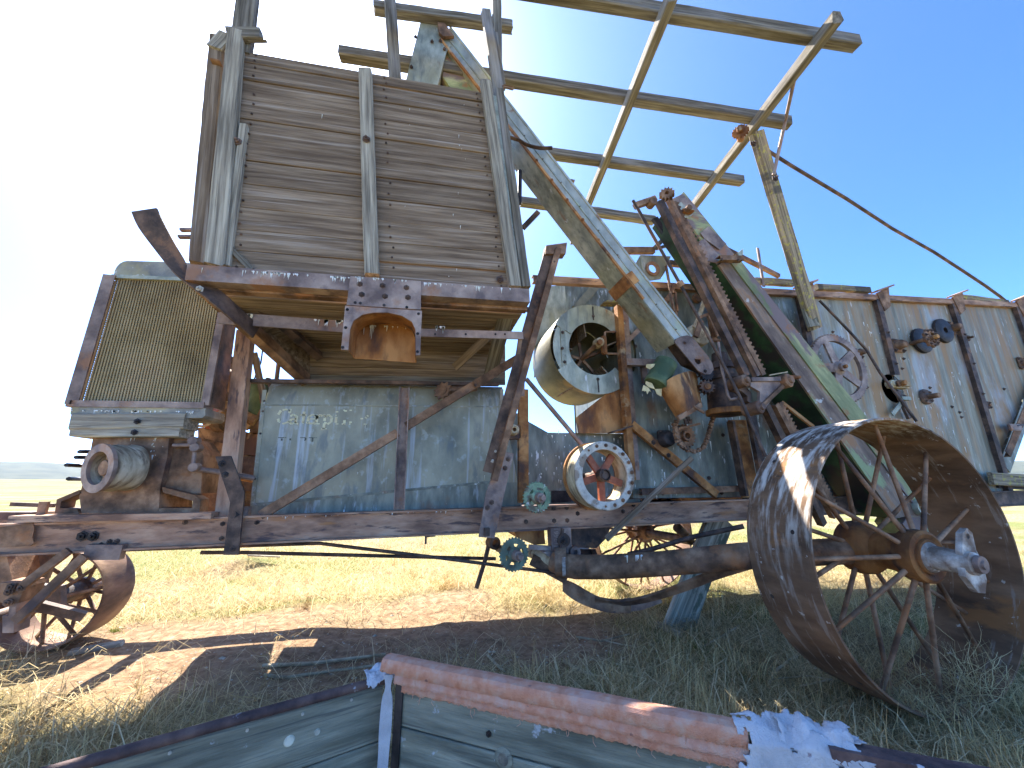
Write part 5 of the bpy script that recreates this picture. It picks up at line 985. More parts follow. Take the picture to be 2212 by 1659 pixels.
sprocket('sprocket', z7(408, 1072), 3.06, 116, (.2, -1, .0), 'sprocket_rust')['label'] = 'green and brown sprocket hanging under the beam'
# white lagged belt pulley with five red spokes
bp_ = part('belt_pulley', P(z7(1070, 500), 2.95)); pc2 = P(z7(1075, 500), 2.92); R = mpp(pc2) * .2976 * 245; pax2 = Vec((.08, -1, .02)).normalized()
lathe('pulley_face', pc2, pax2, [(R * .76, -.012), (R * .76, .004), (R * .80, .008), (R * .97, .008), (R, .002), (R, -.012)], 'lagging_face', bp_, 48)
lathe('pulley_barrel', pc2, pax2, [(R * .77, -.012), (R * .74, -.1), (R * .76, -.18), (R * .96, -.18), (R * 1.0, -.1), (R * .99, -.012)], 'lagging', bp_, 48)
lathe('pulley_flange', pc2 - pax2 * .185, pax2, [(R * .8, 0), (R * 1.03, 0), (R * 1.03, -.02), (R * .8, -.02)], 'rust_orange', bp_, 40)
v, f = spokemesh(pc2 - pax2 * .09, 5, .03, R * .8, R * .2, R * .2, .03, pax2, .62); ob('pulley_spokes', v, f, 'red_paint', bp_)
lathe('pulley_hub', pc2 - pax2 * .1, pax2, [(0, -.05), (R * .19, -.05), (R * .19, .10), (R * .15, .11), (R * .14, .09), (0, .09)], 'rust_dark', bp_, 20)
tube('pulley_shaft', [pc2, pc2 - pax2 * .5], .03, 'rust_dark', bp_, 10)
bolts(bp_, [pc2 + Vec((R * .88 * math.cos(a), -.008, R * .88 * math.sin(a))) for a in [i * 2 * PI / 18 + .1 for i in range(18)]], .011, 'rust_brown')
# stake hanging under the frame
tube('hanging_stake', [P(z7(235, 980), 3.3), P(z7(205, 1110), 3.3), P(z7(140, 1320), 3.3)], .018, 'rust_orange', H, 6)
lathe('pipe_elbow', P(z7(260, 990), 3.3), Vec((.3, -1, 0)), [(.025, -.05), (.045, -.05), (.05, .04), (.03, .05), (.025, -.05)], 'rust_brown', H, 16)

# ---- roof frame of bare timbers over the machine
rf = part('roof_frame', Vec((1.8, 2.2, 3.4)))
WR = 5.2
def pur(q0, q1, w, h_, sg=14, ext0=0, ext1=0, wz=WR):
    a, b = G(q0, wz), G(q1, wz); d = (b - a).normalized(); return plank('purlin', a - d * ext0, b + d * ext1, h_, w, 'wood_roof', rf, ref=(0, 0, 1), seg=sg, wear=.14, ragged=.015)
pur(D(1310, 8), D(1848, 94), .13, .09, 18, ext0=2.6)
pur(D(735, 116), D(1702, 266), .12, .10, 22)
pur(D(1195, 333), D(1602, 391), .12, .10, ext0=.5)
pur(D(1125, 435), D(1412, 477), .12, .11)
for q0, q1 in ((D(1452, -10), D(1270, 442)), (D(1808, 38), D(1502, 440))):
    a, b = G(q0, WR - .12), G(q1, WR - .12); d = (b - a).normalized(); plank('rafter', a - d * .0, b + d * .9, .085, .11, 'wood_roof', rf, ref=(0, 0, 1), seg=12, wear=.14, ragged=.015)
vq = 2.9
plank('purlin', P(y1(318, 55), vq), P(y1(1318, 200), vq), .10, .09, 'wood_roof', rf, seg=10, ragged=.01)
plank('standard', P(y1(475, 600), vq - .08), P(y1(425, -120), vq - .08), .105, .08, 'wood_roof', rf, seg=8)
prt = G(y2(1250, 965), WR - .2); plank('standard', prt, P(y3(625, 655), VP - .12), .165, .08, 'wood_lichen', rf, seg=14, wear=.16, ragged=.01)
gp = P(y2(1135, 965), prt.y - .1); v, f = join([gearmesh(gp, .065, .015, 16, .03, .03, Vec((-.7, -.7, 0))), lathemesh(gp, Vec((-.7, -.7, 0)), disc(.035, -.1, .08), 12)]); ob('ratchet', v, f, 'rust_orange', rf)
tube('stay_pipe', [G(y2(1530, 560), WR - .15), P(y2(1460, 880), prt.y - .15), P(y2(1375, 1270), prt.y + .02)], .018, 'rust_purple', rf)
tube('stay_pipe', [P(y2(1310, 1080), prt.y + .1), P(y2(1500, 1200), prt.y + .15), P(y2(1900, 1440), prt.y + .25), P(y3(1130, 0), 3.28), P(y3(1400, 152), 3.33), P(y3(1600, 282), 3.36), P(y3(1740, 375), 3.38), P(y3(1830, 440), 3.4), P(y3(1900, 498), 3.42)], .02, 'rust_dark', rf)
bolts(rf, [P(y2(1225, 1045), prt.y - .05), P(y2(1385, 1295), prt.y - .02)], .025)
plank('post_wrap', P(y3(575, 520), VP - .18), P(y3(620, 640), VP - .18), .16, .03, 'wood_prop', rf, seg=3)
bar('stay_bar', P(y1(1400, 1655), 3.3), P(y1(1510, 1540), 3.3), .05, .03, 'rust_dark', rf)
bar('stay_bar', P(D(1405, 545), 3.4), P(D(1445, 505), 3.4), .05, .03, 'wood_roof', rf)
bar('stay_bar', P(z8(340, 515), 3.4), P(z8(450, 485), 3.4), .03, .03, 'rust_dark', rf)

drips(ax, P(z7(900, 1100), 2.96), P(z7(1950, 1050), 2.32), 7, (.006, .05), seed=40, off=.004)

# ================================================================== ground
class VN:
    def __init__(s, seed): s.t = np.random.default_rng(seed).random((256, 256))
    def __call__(s, x, y):
        xi = np.floor(x).astype(int); yi = np.floor(y).astype(int); fx = x - xi; fy = y - yi; fx = fx * fx * (3 - 2 * fx); fy = fy * fy * (3 - 2 * fy)
        g = lambda a, b: s.t[a % 256, b % 256]
        return (g(xi, yi) * (1 - fx) + g(xi + 1, yi) * fx) * (1 - fy) + (g(xi, yi + 1) * (1 - fx) + g(xi + 1, yi + 1) * fx) * fy
n1, n2, n3, n4 = VN(1), VN(2), VN(3), VN(4)
def gz(x, y):
    x = np.asarray(x, float); y = np.asarray(y, float); d = np.hypot(x, y - 3)
    h = (n1(x * .8 + 9, y * .8 + 9) - .5) * .06 + (n2(x * 2.7, y * 2.7) - .5) * .03 + (n3(x * 9, y * 9) - .5) * .012
    h = h + np.where(d > 12, 1, 0) * (d - 12) * .004 * (n4(x * .03 + 50, y * .03 + 50) - .42)
    for cx, cy, r, a in MOUNDS: h = h + a * np.exp(-((x - cx) ** 2 + (y - cy) ** 2) / r ** 2)
    return h - .015
m_ = G(z2(1690, 1110)); m2 = G((1010, 1290)); m3 = G((660, 1318))
MOUNDS = [(m_.x, m_.y, .35, .16), (m2.x, m2.y, .5, .08), (m3.x, m3.y, .6, .05)]
def bare(x, y):
    """how bare of grass the soil is, 0..1: a trodden strip along the machine"""
    c = G((760, 1385)); e = ((x - c.x) / 2.6) ** 2 + ((y - c.y + .12 * (x - c.x)) / 1.0) ** 2
    c2 = G((960, 1300)); e2_ = ((x - c2.x) / .6) ** 2 + ((y - c2.y) / .35) ** 2
    b = np.clip(1.5 - e, 0, 1) + np.clip(1.2 - e2_, 0, 1) * .8
    return np.clip(b * 1.15 - n2(x * 1.9 + 3, y * 1.9) * .55, 0, 1)
def green(x, y): return np.clip((n1(x * .7 + 40, y * .7 + 7) * .6 + n2(x * 2.3, y * 2.3 + 9) * .4 - .50 + .07 * np.clip((y - 4.3) / 1.0, 0, 1)) * 5, 0, .9)
NG = 420; t = np.linspace(-1, 1, NG); xs = .65 * np.sinh(9.2 * t) + .5; ys = .65 * np.sinh(9.2 * t) + 3.2
X, Y = np.meshgrid(xs, ys, indexing='ij'); Zg = gz(X, Y)
vg = np.stack([X, Y, Zg], -1).reshape(-1, 3); idx = np.arange(NG * NG).reshape(NG, NG)
fg = np.stack([idx[:-1, :-1], idx[1:, :-1], idx[1:, 1:], idx[:-1, 1:]], -1).reshape(-1, 4)
def fastmesh(name, v, f, k):
    me = bpy.data.meshes.new(name); me.vertices.add(len(v)); me.vertices.foreach_set('co', v.astype(np.float32).ravel()); n = len(f)
    me.loops.add(n * k); me.loops.foreach_set('vertex_index', f.astype(np.int32).ravel()); me.polygons.add(n); me.polygons.foreach_set('loop_start', np.arange(0, n * k, k, dtype=np.int32)); me.update(calc_edges=True); return me
gme = fastmesh('ground', vg, fg, 4); gme.polygons.foreach_set('use_smooth', [True] * len(fg))
at = gme.attributes.new('cover', 'FLOAT_COLOR', 'POINT'); ca_ = np.stack([bare(X, Y), green(X, Y), np.zeros_like(X), np.ones_like(X)], -1).reshape(-1); at.data.foreach_set('color', ca_.astype(np.float32))
gm = bpy.data.materials.new('ground_soil'); gm.use_nodes = True; nt = gm.node_tree; N = nt.nodes; L = nt.links; b = N['Principled BSDF']
ac = N.new('ShaderNodeAttribute'); ac.attribute_name = 'cover'; sep = N.new('ShaderNodeSeparateColor'); L.new(ac.outputs['Color'], sep.inputs[0]); tc = N.new('ShaderNodeTexCoord')
def gn(s, d=10, r=.65): n = N.new('ShaderNodeTexNoise'); n.inputs['Scale'].default_value = s; n.inputs['Detail'].default_value = d; n.inputs['Roughness'].default_value = r; L.new(tc.outputs['Object'], n.inputs['Vector']); return n.outputs['Fac']
def gr(fac, stops):
    r = N.new('ShaderNodeValToRGB'); L.new(fac, r.inputs[0]); e = r.color_ramp.elements
    while len(e) < len(stops): e.new(.5)
    for i, (p, c) in enumerate(stops): e[i].position = p; e[i].color = (*c, 1)
    return r.outputs[0]
def gmix(f, a, c): m = N.new('ShaderNodeMix'); m.data_type = 'RGBA'; L.new(f, m.inputs['Factor']); L.new(a, m.inputs[6]); L.new(c, m.inputs[7]); return m.outputs[2]
dirt = gr(gn(14), [(.35, (.18, .11, .06)), (.5, (.29, .185, .105)), (.65, (.40, .28, .17))]); straw = gr(gn(16), [(.35, (.16, .12, .06)), (.5, (.29, .24, .13)), (.65, (.44, .38, .22))]); grn = gr(gn(22), [(.3, (.09, .115, .03)), (.6, (.19, .21, .065)), (.8, (.30, .29, .11))])
big = N.new('ShaderNodeMapRange'); big.inputs[1].default_value = .48; big.inputs[2].default_value = .62; L.new(gn(.55, 6, .6), big.inputs[0]); soil = gr(gn(9), [(.35, (.15, .095, .05)), (.65, (.30, .21, .12))]); straw = gmix(big.outputs[0], straw, soil)
c1 = gmix(sep.outputs[1], straw, grn); c2_ = gmix(sep.outputs[0], c1, dirt)
L.new(c2_, b.inputs['Base Color']); b.inputs['Roughness'].default_value = .95; b.inputs['Specular IOR Level'].default_value = .1
bp = N.new('ShaderNodeBump'); bp.inputs['Strength'].default_value = .7; bp.inputs['Distance'].default_value = .03; L.new(gn(35, 10, .7), bp.inputs['Height']); L.new(bp.outputs[0], b.inputs['Normal'])
gme.materials.append(gm); go = bpy.data.objects.new('ground', gme); COL.objects.link(go); go['kind'] = 'structure'

# far hills on the horizon
hv_ = []; hf = []; NH = 200
for i in range(NH + 1):
    a = math.radians(-100 + 200 * i / NH) + YAW; R0 = 3400
    hgt = 48 + 50 * float(n1(np.array(i * .11 + 3), np.array(2.))) + 20 * float(n2(np.array(i * .4), np.array(5.)))
    for rr, hh in ((R0 - 700, -12), (R0 - 350, hgt * .35), (R0, hgt), (R0 + 500, -12)): hv_.append((math.sin(a) * rr, math.cos(a) * rr, hh))
for i in range(NH):
    for j in range(3): hf.append((i * 4 + j, i * 4 + j + 1, i * 4 + 5 + j, i * 4 + 4 + j))
mat('far_hills', [(.3, (.030, .040, .036)), (.7, (.05, .06, .048))], .01, rough=1, bump=0, vary=0)
ho = ob('far_hills', hv_, hf, 'far_hills', None, smooth=True); ho['kind'] = 'structure'

# ------------------------------------------------------------------ grass, straw and litter (uncountable)
def blade_material(name, trans):
    m = bpy.data.materials.new(name); m.use_nodes = True; nt = m.node_tree; N = nt.nodes; L = nt.links; N.remove(N['Principled BSDF'])
    a = N.new('ShaderNodeAttribute'); a.attribute_name = 'tint'; d = N.new('ShaderNodeBsdfDiffuse'); t_ = N.new('ShaderNodeBsdfTranslucent'); mx = N.new('ShaderNodeMixShader'); mx.inputs[0].default_value = trans
    L.new(a.outputs['Color'], d.inputs[0]); L.new(a.outputs['Color'], t_.inputs[0]); L.new(d.outputs[0], mx.inputs[1]); L.new(t_.outputs[0], mx.inputs[2]); L.new(mx.outputs[0], N['Material Output'].inputs[0]); return m
BM = blade_material('dry_blades', .35)
def blades(name, base, h, lean, width, col, label, cat):
    n = len(base); az = RNG.random(n) * 2 * PI; d = np.stack([np.cos(az), np.sin(az), np.zeros(n)], -1); s = np.stack([-np.sin(az), np.cos(az), np.zeros(n)], -1)
    up = np.array([0, 0, 1.]); ln = np.asarray(lean)[:, None]; hh = np.asarray(h)[:, None]; w = np.asarray(width)[:, None] * .5
    tw = RNG.uniform(-.8, .8, n)[:, None]; s2 = s * np.cos(tw) + d * np.sin(tw)
    p0 = base; p1 = base + hh * (.55 * (d * np.sin(ln * .7) + up * np.cos(ln * .7))); p2 = p1 + hh * (.5 * (d * np.sin(ln * 1.25) + up * np.cos(ln * 1.25)))
    v = np.stack([p0 - s2 * w, p0 + s2 * w, p1 + s2 * w * .8, p1 - s2 * w * .8, p2 + s2 * w * .12, p2 - s2 * w * .12], 1).reshape(-1, 3)
    k = np.arange(n)[:, None] * 6; f = np.concatenate([k + np.array([[0, 1, 2, 3]]), k + np.array([[3, 2, 4, 5]])], 1).reshape(-1, 4)
    me = fastmesh(name, v, f, 4); a = me.attributes.new('tint', 'FLOAT_COLOR', 'POINT'); c = np.concatenate([np.repeat(col, 6, 0), np.ones((n * 6, 1))], 1); a.data.foreach_set('color', c.astype(np.float32).ravel())
    me.materials.append(BM); o = bpy.data.objects.new(name, me); COL.objects.link(o); tag(o, label, cat, None, 'stuff'); return o
def scatter(n, r0, r1, half=66):
    r = np.exp(RNG.uniform(math.log(r0), math.log(r1), n)); a = np.radians(RNG.uniform(-half, half, n)) + YAW; return np.sin(a) * r, np.cos(a) * r
def on(x, y, dz=0): return np.stack([x, y, gz(x, y) + dz], -1)
def tint(n, a, b, j=.12): t_ = RNG.random(n)[:, None]; return np.array([1.0, .95, .80]) * (np.array(a) * (1 - t_) + np.array(b) * t_) * (1 + RNG.uniform(-j, j, n)[:, None])
x, y = scatter(75000, 1.5, 14); g = green(x, y); k = RNG.random(len(x)) < (.06 + .94 * g) * (1 - bare(x, y)) ** 2; x, y = x[k], y[k]; n = len(x)
blades('green_grass', on(x, y), RNG.uniform(.025, .085, n), RNG.uniform(.1, .9, n), RNG.uniform(.003, .006, n), tint(n, (.17, .18, .05), (.40, .38, .13)), 'short green grass growing in patches between dry straw', 'grass')
x, y = scatter(100000, 1.5, 16); g = 1 - .7 * green(x, y); k = RNG.random(len(x)) < g * (1 - bare(x, y)) ** 2 * np.clip(n4(x * 1.3, y * 1.3) * 1.7 - .25, .1, 1); x, y = x[k], y[k]; n = len(x)
blades('dry_grass', on(x, y), RNG.uniform(.03, .11, n) * np.where(RNG.random(n) < .05, 2.4, 1), RNG.uniform(.1, 1.3, n), RNG.uniform(.002, .0045, n), tint(n, (.40, .30, .15), (.84, .70, .42)), 'bleached dry grass standing over the whole yard', 'dry grass')
x, y = scatter(190000, 1.5, 12); k = RNG.random(len(x)) < (1 - bare(x, y)) ** 1.5 * .9 + .05; x, y = x[k], y[k]; n = len(x)
blades('straw_litter', on(x, y, RNG.uniform(.004, .055, n)), RNG.uniform(.06, .26, n), RNG.uniform(1.35, 1.62, n), RNG.uniform(.002, .004, n), tint(n, (.28, .20, .10), (.90, .77, .52)), 'loose straw lying flat on the soil', 'straw')
cx_, cy_ = scatter(420, 2.0, 16); x = np.repeat(cx_, 36) + RNG.normal(0, .07, 420 * 36); y = np.repeat(cy_, 36) + RNG.normal(0, .07, 420 * 36); k = RNG.random(len(x)) < 1 - bare(x, y) * 1.2; x, y = x[k], y[k]; n = len(x)
blades('grass_tufts', on(x, y), RNG.uniform(.08, .26, n), RNG.uniform(.05, .8, n), RNG.uniform(.0025, .005, n), tint(n, (.36, .24, .10), (.86, .72, .44)), 'taller clumped tufts of dry grass across the yard', 'dry grass')
x, y = scatter(9000, 1.5, 9); k = RNG.random(len(x)) < (1 - bare(x, y)) * .9 + .06; x, y = x[k], y[k]; n = len(x)
blades('straw_stems', on(x, y, RNG.uniform(.01, .05, n)), RNG.uniform(.12, .42, n), RNG.uniform(1.2, 1.6, n), RNG.uniform(.0035, .006, n), tint(n, (.62, .50, .32), (.93, .82, .60)), 'long bleached straw stems lying across the grass', 'straw')
# stones and clods scattered over the bare soil
st_ = []; x, y = scatter(6000, 1.9, 6); k = (bare(x, y) > .15) | (RNG.random(len(x)) < .04); x, y = x[k][:900], y[k][:900]
for px_, py_, pz in on(x, y):
    r = random.uniform(.003, .011) * (2.0 if random.random() < .06 else 1); q = [Vec((px_ + r * a * random.uniform(.7, 1.3), py_ + r * b_ * random.uniform(.7, 1.3), pz + r * .5 * c_ * random.uniform(.6, 1.2))) for a, b_, c_ in ((1, 0, 0), (-1, 0, 0), (0, 1, 0), (0, -1, 0), (0, 0, 1.2), (0, 0, -1))]
    st_.append((q, [(0, 2, 4), (2, 1, 4), (1, 3, 4), (3, 0, 4), (2, 0, 5), (1, 2, 5), (3, 1, 5), (0, 3, 5)]))
v, f = join(st_); tag(ob('pebbles', v, f, 'stone', None), 'small grey pebbles and clods strewn on the bare soil', 'pebbles', None, 'stuff')

# ------------------------------------------------------------------ tangled dry weeds, each its own plant
TW = blade_material('dry_stems', .15)
def weed(name, c, R, Hh, n, label, col=((.38, .30, .16), (.60, .50, .31)), spread=1.0, seed=1, thick=.0022, group=None, depth=3):
    rr = np.random.default_rng(seed); V_ = []; F_ = []; T_ = []
    def stem(p, d, l, w, lev, tn):
        pts = [p]; q = p.copy(); dd = d.copy(); ns = 4
        for i in range(ns): dd = dd + rr.normal(0, .28, 3); dd = dd / np.linalg.norm(dd); q = q + dd * l / ns; pts.append(q.copy())
        s = np.cross(d, rr.normal(0, 1, 3)); s = s / (np.linalg.norm(s) + 1e-6)
        for i, pnt in enumerate(pts):
            ww = w * (1 - .7 * i / ns); k = len(V_); V_.extend([pnt - s * ww, pnt + s * ww]); T_.extend([tn, tn])
            if i: F_.append((k - 2, k - 1, k + 1, k))
        if lev < depth:
            for i in range(int(rr.integers(2, 4))):
                j = int(rr.integers(1, ns + 1)); nd = dd * .5 + rr.normal(0, .6, 3); nd = nd / np.linalg.norm(nd); stem(pts[j], nd, l * rr.uniform(.45, .7), w * .7, lev + 1, tn)
    c = np.array(c)
    for i in range(n):
        a = rr.random() * 2 * PI; el = rr.uniform(.15, 1.0) ** spread; d = np.array([math.cos(a) * (1 - el * .6), math.sin(a) * (1 - el * .6), el]); d /= np.linalg.norm(d)
        tn = np.array([1.05, .95, .72]) * (np.array(col[0]) + (np.array(col[1]) - np.array(col[0])) * rr.random()); stem(c + rr.normal(0, R * .12, 3) * [1, 1, .1], d, Hh * rr.uniform(.45, .8), thick * rr.uniform(.7, 1.3), 0, tn)
    V_ = np.array(V_) - c; me = fastmesh(name, V_, np.array(F_), 4); a = me.attributes.new('tint', 'FLOAT_COLOR', 'POINT'); a.data.foreach_set('color', np.concatenate([np.array(T_), np.ones((len(T_), 1))], 1).astype(np.float32).ravel())
    me.materials.append(TW); o = bpy.data.objects.new(name, me); COL.objects.link(o); o.location = c; return tag(o, label, 'weed', group)
def gp_(q): p = G(q); return (p.x, p.y, float(gz(p.x, p.y)))
weed('tumbleweed', gp_((1790, 1330)), .5, .62, 70, 'tangled dry tumbleweed seen through the spokes of the big drive wheel', seed=3)
weed('tumbleweed', gp_((1930, 1275)), .5, .7, 70, 'dry tumbleweed behind the drive wheel, right of its hub', seed=4)
weed('tumbleweed', gp_((1650, 1265)), .5, .55, 60, 'pale dry tumbleweed between the leaning prop plank and the drive wheel', seed=5)
weed('tumbleweed', gp_((2120, 1290)), .5, .7, 50, 'dry tumbleweed at the right edge behind the drive wheel rim', seed=6)
weed('tumbleweed', gp_((1440, 1300)), .3, .34, 45, 'sparse weed clump in front of the far land wheel', seed=7)
weed('dry_weed', gp_((1180, 1300)), .3, .34, 40, 'bushy dry weed below the hanging green sprocket', seed=8)
weed('dry_weed', gp_((960, 1275)), .3, .30, 40, 'tuft of golden weed left of the hanging stake', seed=9, col=((.40, .30, .13), (.62, .50, .26)))
weed('dry_weed', gp_((660, 1320)), .1, .14, 18, 'small brown root tuft on the sunlit edge of the soil', seed=10, col=((.20, .12, .06), (.36, .24, .13)))
weed('dry_weed', gp_((1400, 1430)), .05, .20, 16, 'upright straw tuft just left of the leaning prop plank', seed=11, spread=.35, depth=1)
weed('dry_weed', gp_((560, 1500)), .1, .30, 7, 'pale wiry weed with arching stems beside the wooden trough', seed=12, thick=.003)
weed('dry_weed', gp_((300, 1500)), .1, .26, 14, 'thin seeding weed in front of the steering wheel', seed=13, spread=.4, depth=1)
weed('dry_weed', gp_((2130, 1530)), .5, .46, 130, 'bleached grass clump against the near side of the drive wheel', seed=14, spread=.5, depth=1, col=((.44, .38, .24), (.68, .62, .46)))
weed('dry_weed', gp_((1990, 1560)), .4, .26, 90, 'low straw tuft at the foot of the drive wheel rim', seed=15, spread=.6, depth=1, col=((.40, .34, .2), (.62, .56, .4)))
weed('dry_weed', gp_((250, 1360)), .12, .12, 40, 'green tuft growing against the steering wheel', seed=16, spread=.5, depth=0, col=((.10, .17, .03), (.25, .32, .08)))
weed('dry_weed', gp_((2160, 1640)), .1, .26, 10, 'tall pale stalks at the lower right corner', seed=17, spread=.3, depth=1, col=((.5, .44, .3), (.68, .62, .46)))

# ------------------------------------------------------------------ sticks, boards and props lying about
def stick(name, qs, r, label, m='twig', lift=.012, br=()):
    pts = [Vec(gp_(q)) + Vec((0, 0, lift)) for q in qs]; prt = [tubemesh(pts, [r * (1 - .5 * i / len(pts)) for i in range(len(pts))], 6)]
    for bq in br: prt.append(tubemesh([Vec(gp_(q)) + Vec((0, 0, lift + .01)) for q in bq], [r * .6, r * .5, r * .3][:len(bq)], 5))
    v, f = join(prt); return tag(ob(name, v, f, m, None, smooth=True, ang=60), label, 'stick')
stick('fallen_stick', (b1(1430, 440), b1(1700, 415), b1(2100, 368)), .014, 'long grey stick behind the trough corner, the farther of two')
stick('fallen_stick', (b1(1440, 485), b1(1560, 487), b1(1800, 455), b1(2060, 425)), .012, 'long grey stick behind the trough corner, the nearer of two')
stick('fallen_branch', (b2(1450, 320), b2(1560, 390), b2(1680, 435), b2(1840, 455)), .012, 'curved blue-grey branch on the straw beyond the pink canvas', br=((b2(1780, 450), b2(1850, 400)),))
stick('fallen_branch', (b2(980, 270), b2(1040, 350), b2(1085, 385)), .010, 'short forked twig beyond the middle of the pink canvas', br=((b2(1060, 370), b2(1110, 330)),))
stick('fallen_branch', (b2(1530, 150), b2(1690, 190), b2(1860, 140)), .008, 'thin forked twig on the bare soil under the axle', br=((b2(1690, 190), b2(1800, 220), b2(1900, 240)),))
stick('fallen_branch', (b3(480, 120), b3(380, 180), b3(270, 250)), .008, 'bent pale twig left of the drive wheel', lift=.05)
stick('fallen_branch', (b3(830, 300), b3(720, 370), b3(660, 460)), .010, 'pale forked twig in front of the drive wheel rim', lift=.05, br=((b3(1100, 460), b3(900, 430), b3(680, 440)), (b3(1050, 450), b3(850, 480))))
def board(name, a, b_, w, t_, m, label, ref, cat='board'): o = plank(name, a, b_, w, t_, m, None, ref=ref, seg=8, wear=.2, ragged=.01); return tag(o, label, cat)
pg0 = Vec(gp_(z7(1585, 1600))) + Vec((0, 0, -.02))
board('prop_plank', pg0, P(z7(1915, 800), 3.42), .30, .05, 'wood_prop', 'grey weathered plank propped on end against the frame beside the drive wheel', (.2, -1, .1), 'plank')
board('broken_board', P(z7(1700, 378), 3.08), P(z7(1085, 960), 3.06), .045, .02, 'wood_bin', 'thin splintered grey board leaning across the frame beam and belt pulley', (0, -1, 0))
board('wood_offcut', Vec(gp_(z7(1450, 1580))) + Vec((0, 0, .02)), Vec(gp_(z7(1630, 1650))) + Vec((0, 0, .02)), .05, .04, 'wood_grey', 'dark wood offcut lying at the foot of the prop plank', (0, -1, 0))
board('fallen_board', Vec(gp_(b1(370, 385))) + Vec((0, 0, .012)), Vec(gp_(b1(665, 335))) + Vec((0, 0, .012)), .10, .025, 'wood_prop', 'grey board lying flat on the soil by the steering wheel', (0, 0, 1))
board('fallen_board', Vec(gp_((530, 1232))) + Vec((0, 0, .1)), Vec(gp_((600, 1222))) + Vec((0, 0, .1)), .07, .02, 'wood_grey', 'short board beside the reddish soil mound in the sun', (0, 0, 1))

# ================================================================== wooden trough in the foreground
WT = .62
tro = empty('wooden_trough', (0.1, 1.2, 0)); tag(tro, 'grey wooden trough in the foreground edged with pink canvas and a rusty pipe', 'trough')
K = G((852, 1430), WT); B_ = G((2030, 1664), WT)
WL = .545; KL = G((836, 1466), WL); A_ = G((140, 1659), WL)
A2 = KL + (A_ - KL) * 1.7; B2 = K + (B_ - K) * 1.35
def inward(a, b_): d = (b_ - a).normalized(); n = Vec((-d.y, d.x, 0)); return n if n.dot(Vec((0, 0, 0)) - a) > 0 else -n
for (p, q) in ((KL, A2), (K, B2)):
    d = (q - p).normalized(); nn = inward(p, q)
    for i in range(3):
        z_ = -.02 - .085 - i * .172
        plank('wall_board', p + d * .012 + Vec((0, 0, z_)) - nn * .02, q + Vec((0, 0, z_)) - nn * .02, .167, .032, 'wood_box', tro, ref=nn, seg=12, wear=.05)
    plank('floor_sill', Vec((p.x, p.y, .02)) - nn * .02, Vec((q.x, q.y, .02)) - nn * .02, .06, .06, 'wood_box', tro, ref=nn, seg=4)
for s in (0.02, .5, .98):
    for k0, q in ((KL, A2), (K, B2)):
        c = k0.lerp(q, s); nn = inward(k0, q); bar('support_post', Vec((c.x, c.y, .45)) - nn * .075, Vec((c.x, c.y, -.03)) - nn * .075, .05, .06, 'wood_box', tro)
# rusty pipe along the left wall
dA = (A2 - KL).normalized(); nA = inward(KL, A2)
tube('edge_pipe', [KL + dA * .0, KL + dA * .4 + Vec((0, 0, .002)), KL + dA * .8, A2], .0145, 'pipe_rust', tro, 14)
bolts(tro, [KL + dA * t_ + nA * -.001 + Vec((0, 0, -.035)) for t_ in (.12, .27, .42, .6)], .0032, 'lagging_face', tuple(nA))
for t_, r in ((.30, .016), (.22, .010)): lathe('knot', KL + dA * t_ + nA * -.003 + Vec((0, 0, -.10)), nA, [(0, .004), (r * .8, .004), (r, 0)], 'stone', tro, 14)
dB = (B2 - K).normalized(); nB = inward(K, B2)
for r, m in ((.03, 'wood_box'), (.02, 'wood_roof')): lathe('knot', K + dB * .42 + nB * -.002 + Vec((0, 0, -.20)), nB, [(0, .004 + (.03 - r) * .2), (r * .8, .003 + (.03 - r) * .2), (r, 0)], m, tro, 18)
bolts(tro, [K + dB * .37 + Vec((0, 0, -.145))], .006, 'black_steel', tuple(nB))
# corner iron and the strap of webbing
bar('corner_iron', K + dB * .03 + nB * .002 + Vec((0, 0, -.06)), K + dB * .03 + nB * .002 + Vec((0, 0, -.55)), .03, .006, 'black_steel', tro, ref=nB)
sc0 = KL.lerp(K, .55); tw_ = (dB - dA).normalized()
strip('webbing_strap', [(sc0 + nB * .02 + nA * .02 - tw_ * w_ + Vec((0, 0, z_)), sc0 + nB * .022 + nA * .02 + tw_ * w_ + Vec((0, 0, z_))) for z_, w_ in ((-.0, .016), (-.035, .010), (-.05, .012), (-.08, .019), (-.16, .021), (-.24, .018), (-.40, .018))], .004, 'canvas_white', tro, sub=3)
# pink canvas folded over the right wall in three layers
def sweep(name, prof, s0, s1, m, fray=.004, n=150, wob=.004, seed=0):
    rr = random.Random(seed); Lw = (B_ - K).length; v = []; f = []; k = len(prof)
    for i in range(n + 1):
        s = s0 + (s1 - s0) * i / n; c = K + dB * (s * Lw); wv = math.sin(i * .13 + seed) * wob + math.sin(i * .05 + seed * 2) * wob
        for j, (a, z_) in enumerate(prof):
            e = (rr.uniform(-1, 1) * fray if j in (0, k - 1) else 0); v.append(c + nB * (a + wv * .5 + e * .3) + Vec((0, 0, z_ + wv * .6 + e)))
    for i in range(n):
        for j in range(k - 1): f.append((i * k + j, i * k + j + 1, (i + 1) * k + j + 1, (i + 1) * k + j))
    o = ob(name, v, f, m, tro, smooth=True, ang=18); md = o.modifiers.new('thickness', 'SOLIDIFY'); md.thickness = .0035; return o
cv0, cv1 = -.02, .745
sweep('canvas_fold', [(-.040, -.03), (-.042, .0), (-.038, .008), (-.012, .012), (.008, .007), (.014, -.002), (.019, -.030)], cv0 - .01, cv1, 'canvas_pink', .003, seed=1, wob=.0018)
sweep('canvas_fold', [(-.01, -.01), (.010, -.030), (.015, -.045), (.018, -.056)], cv0 + .03, cv1, 'canvas_pink', .003, seed=2, wob=.002)
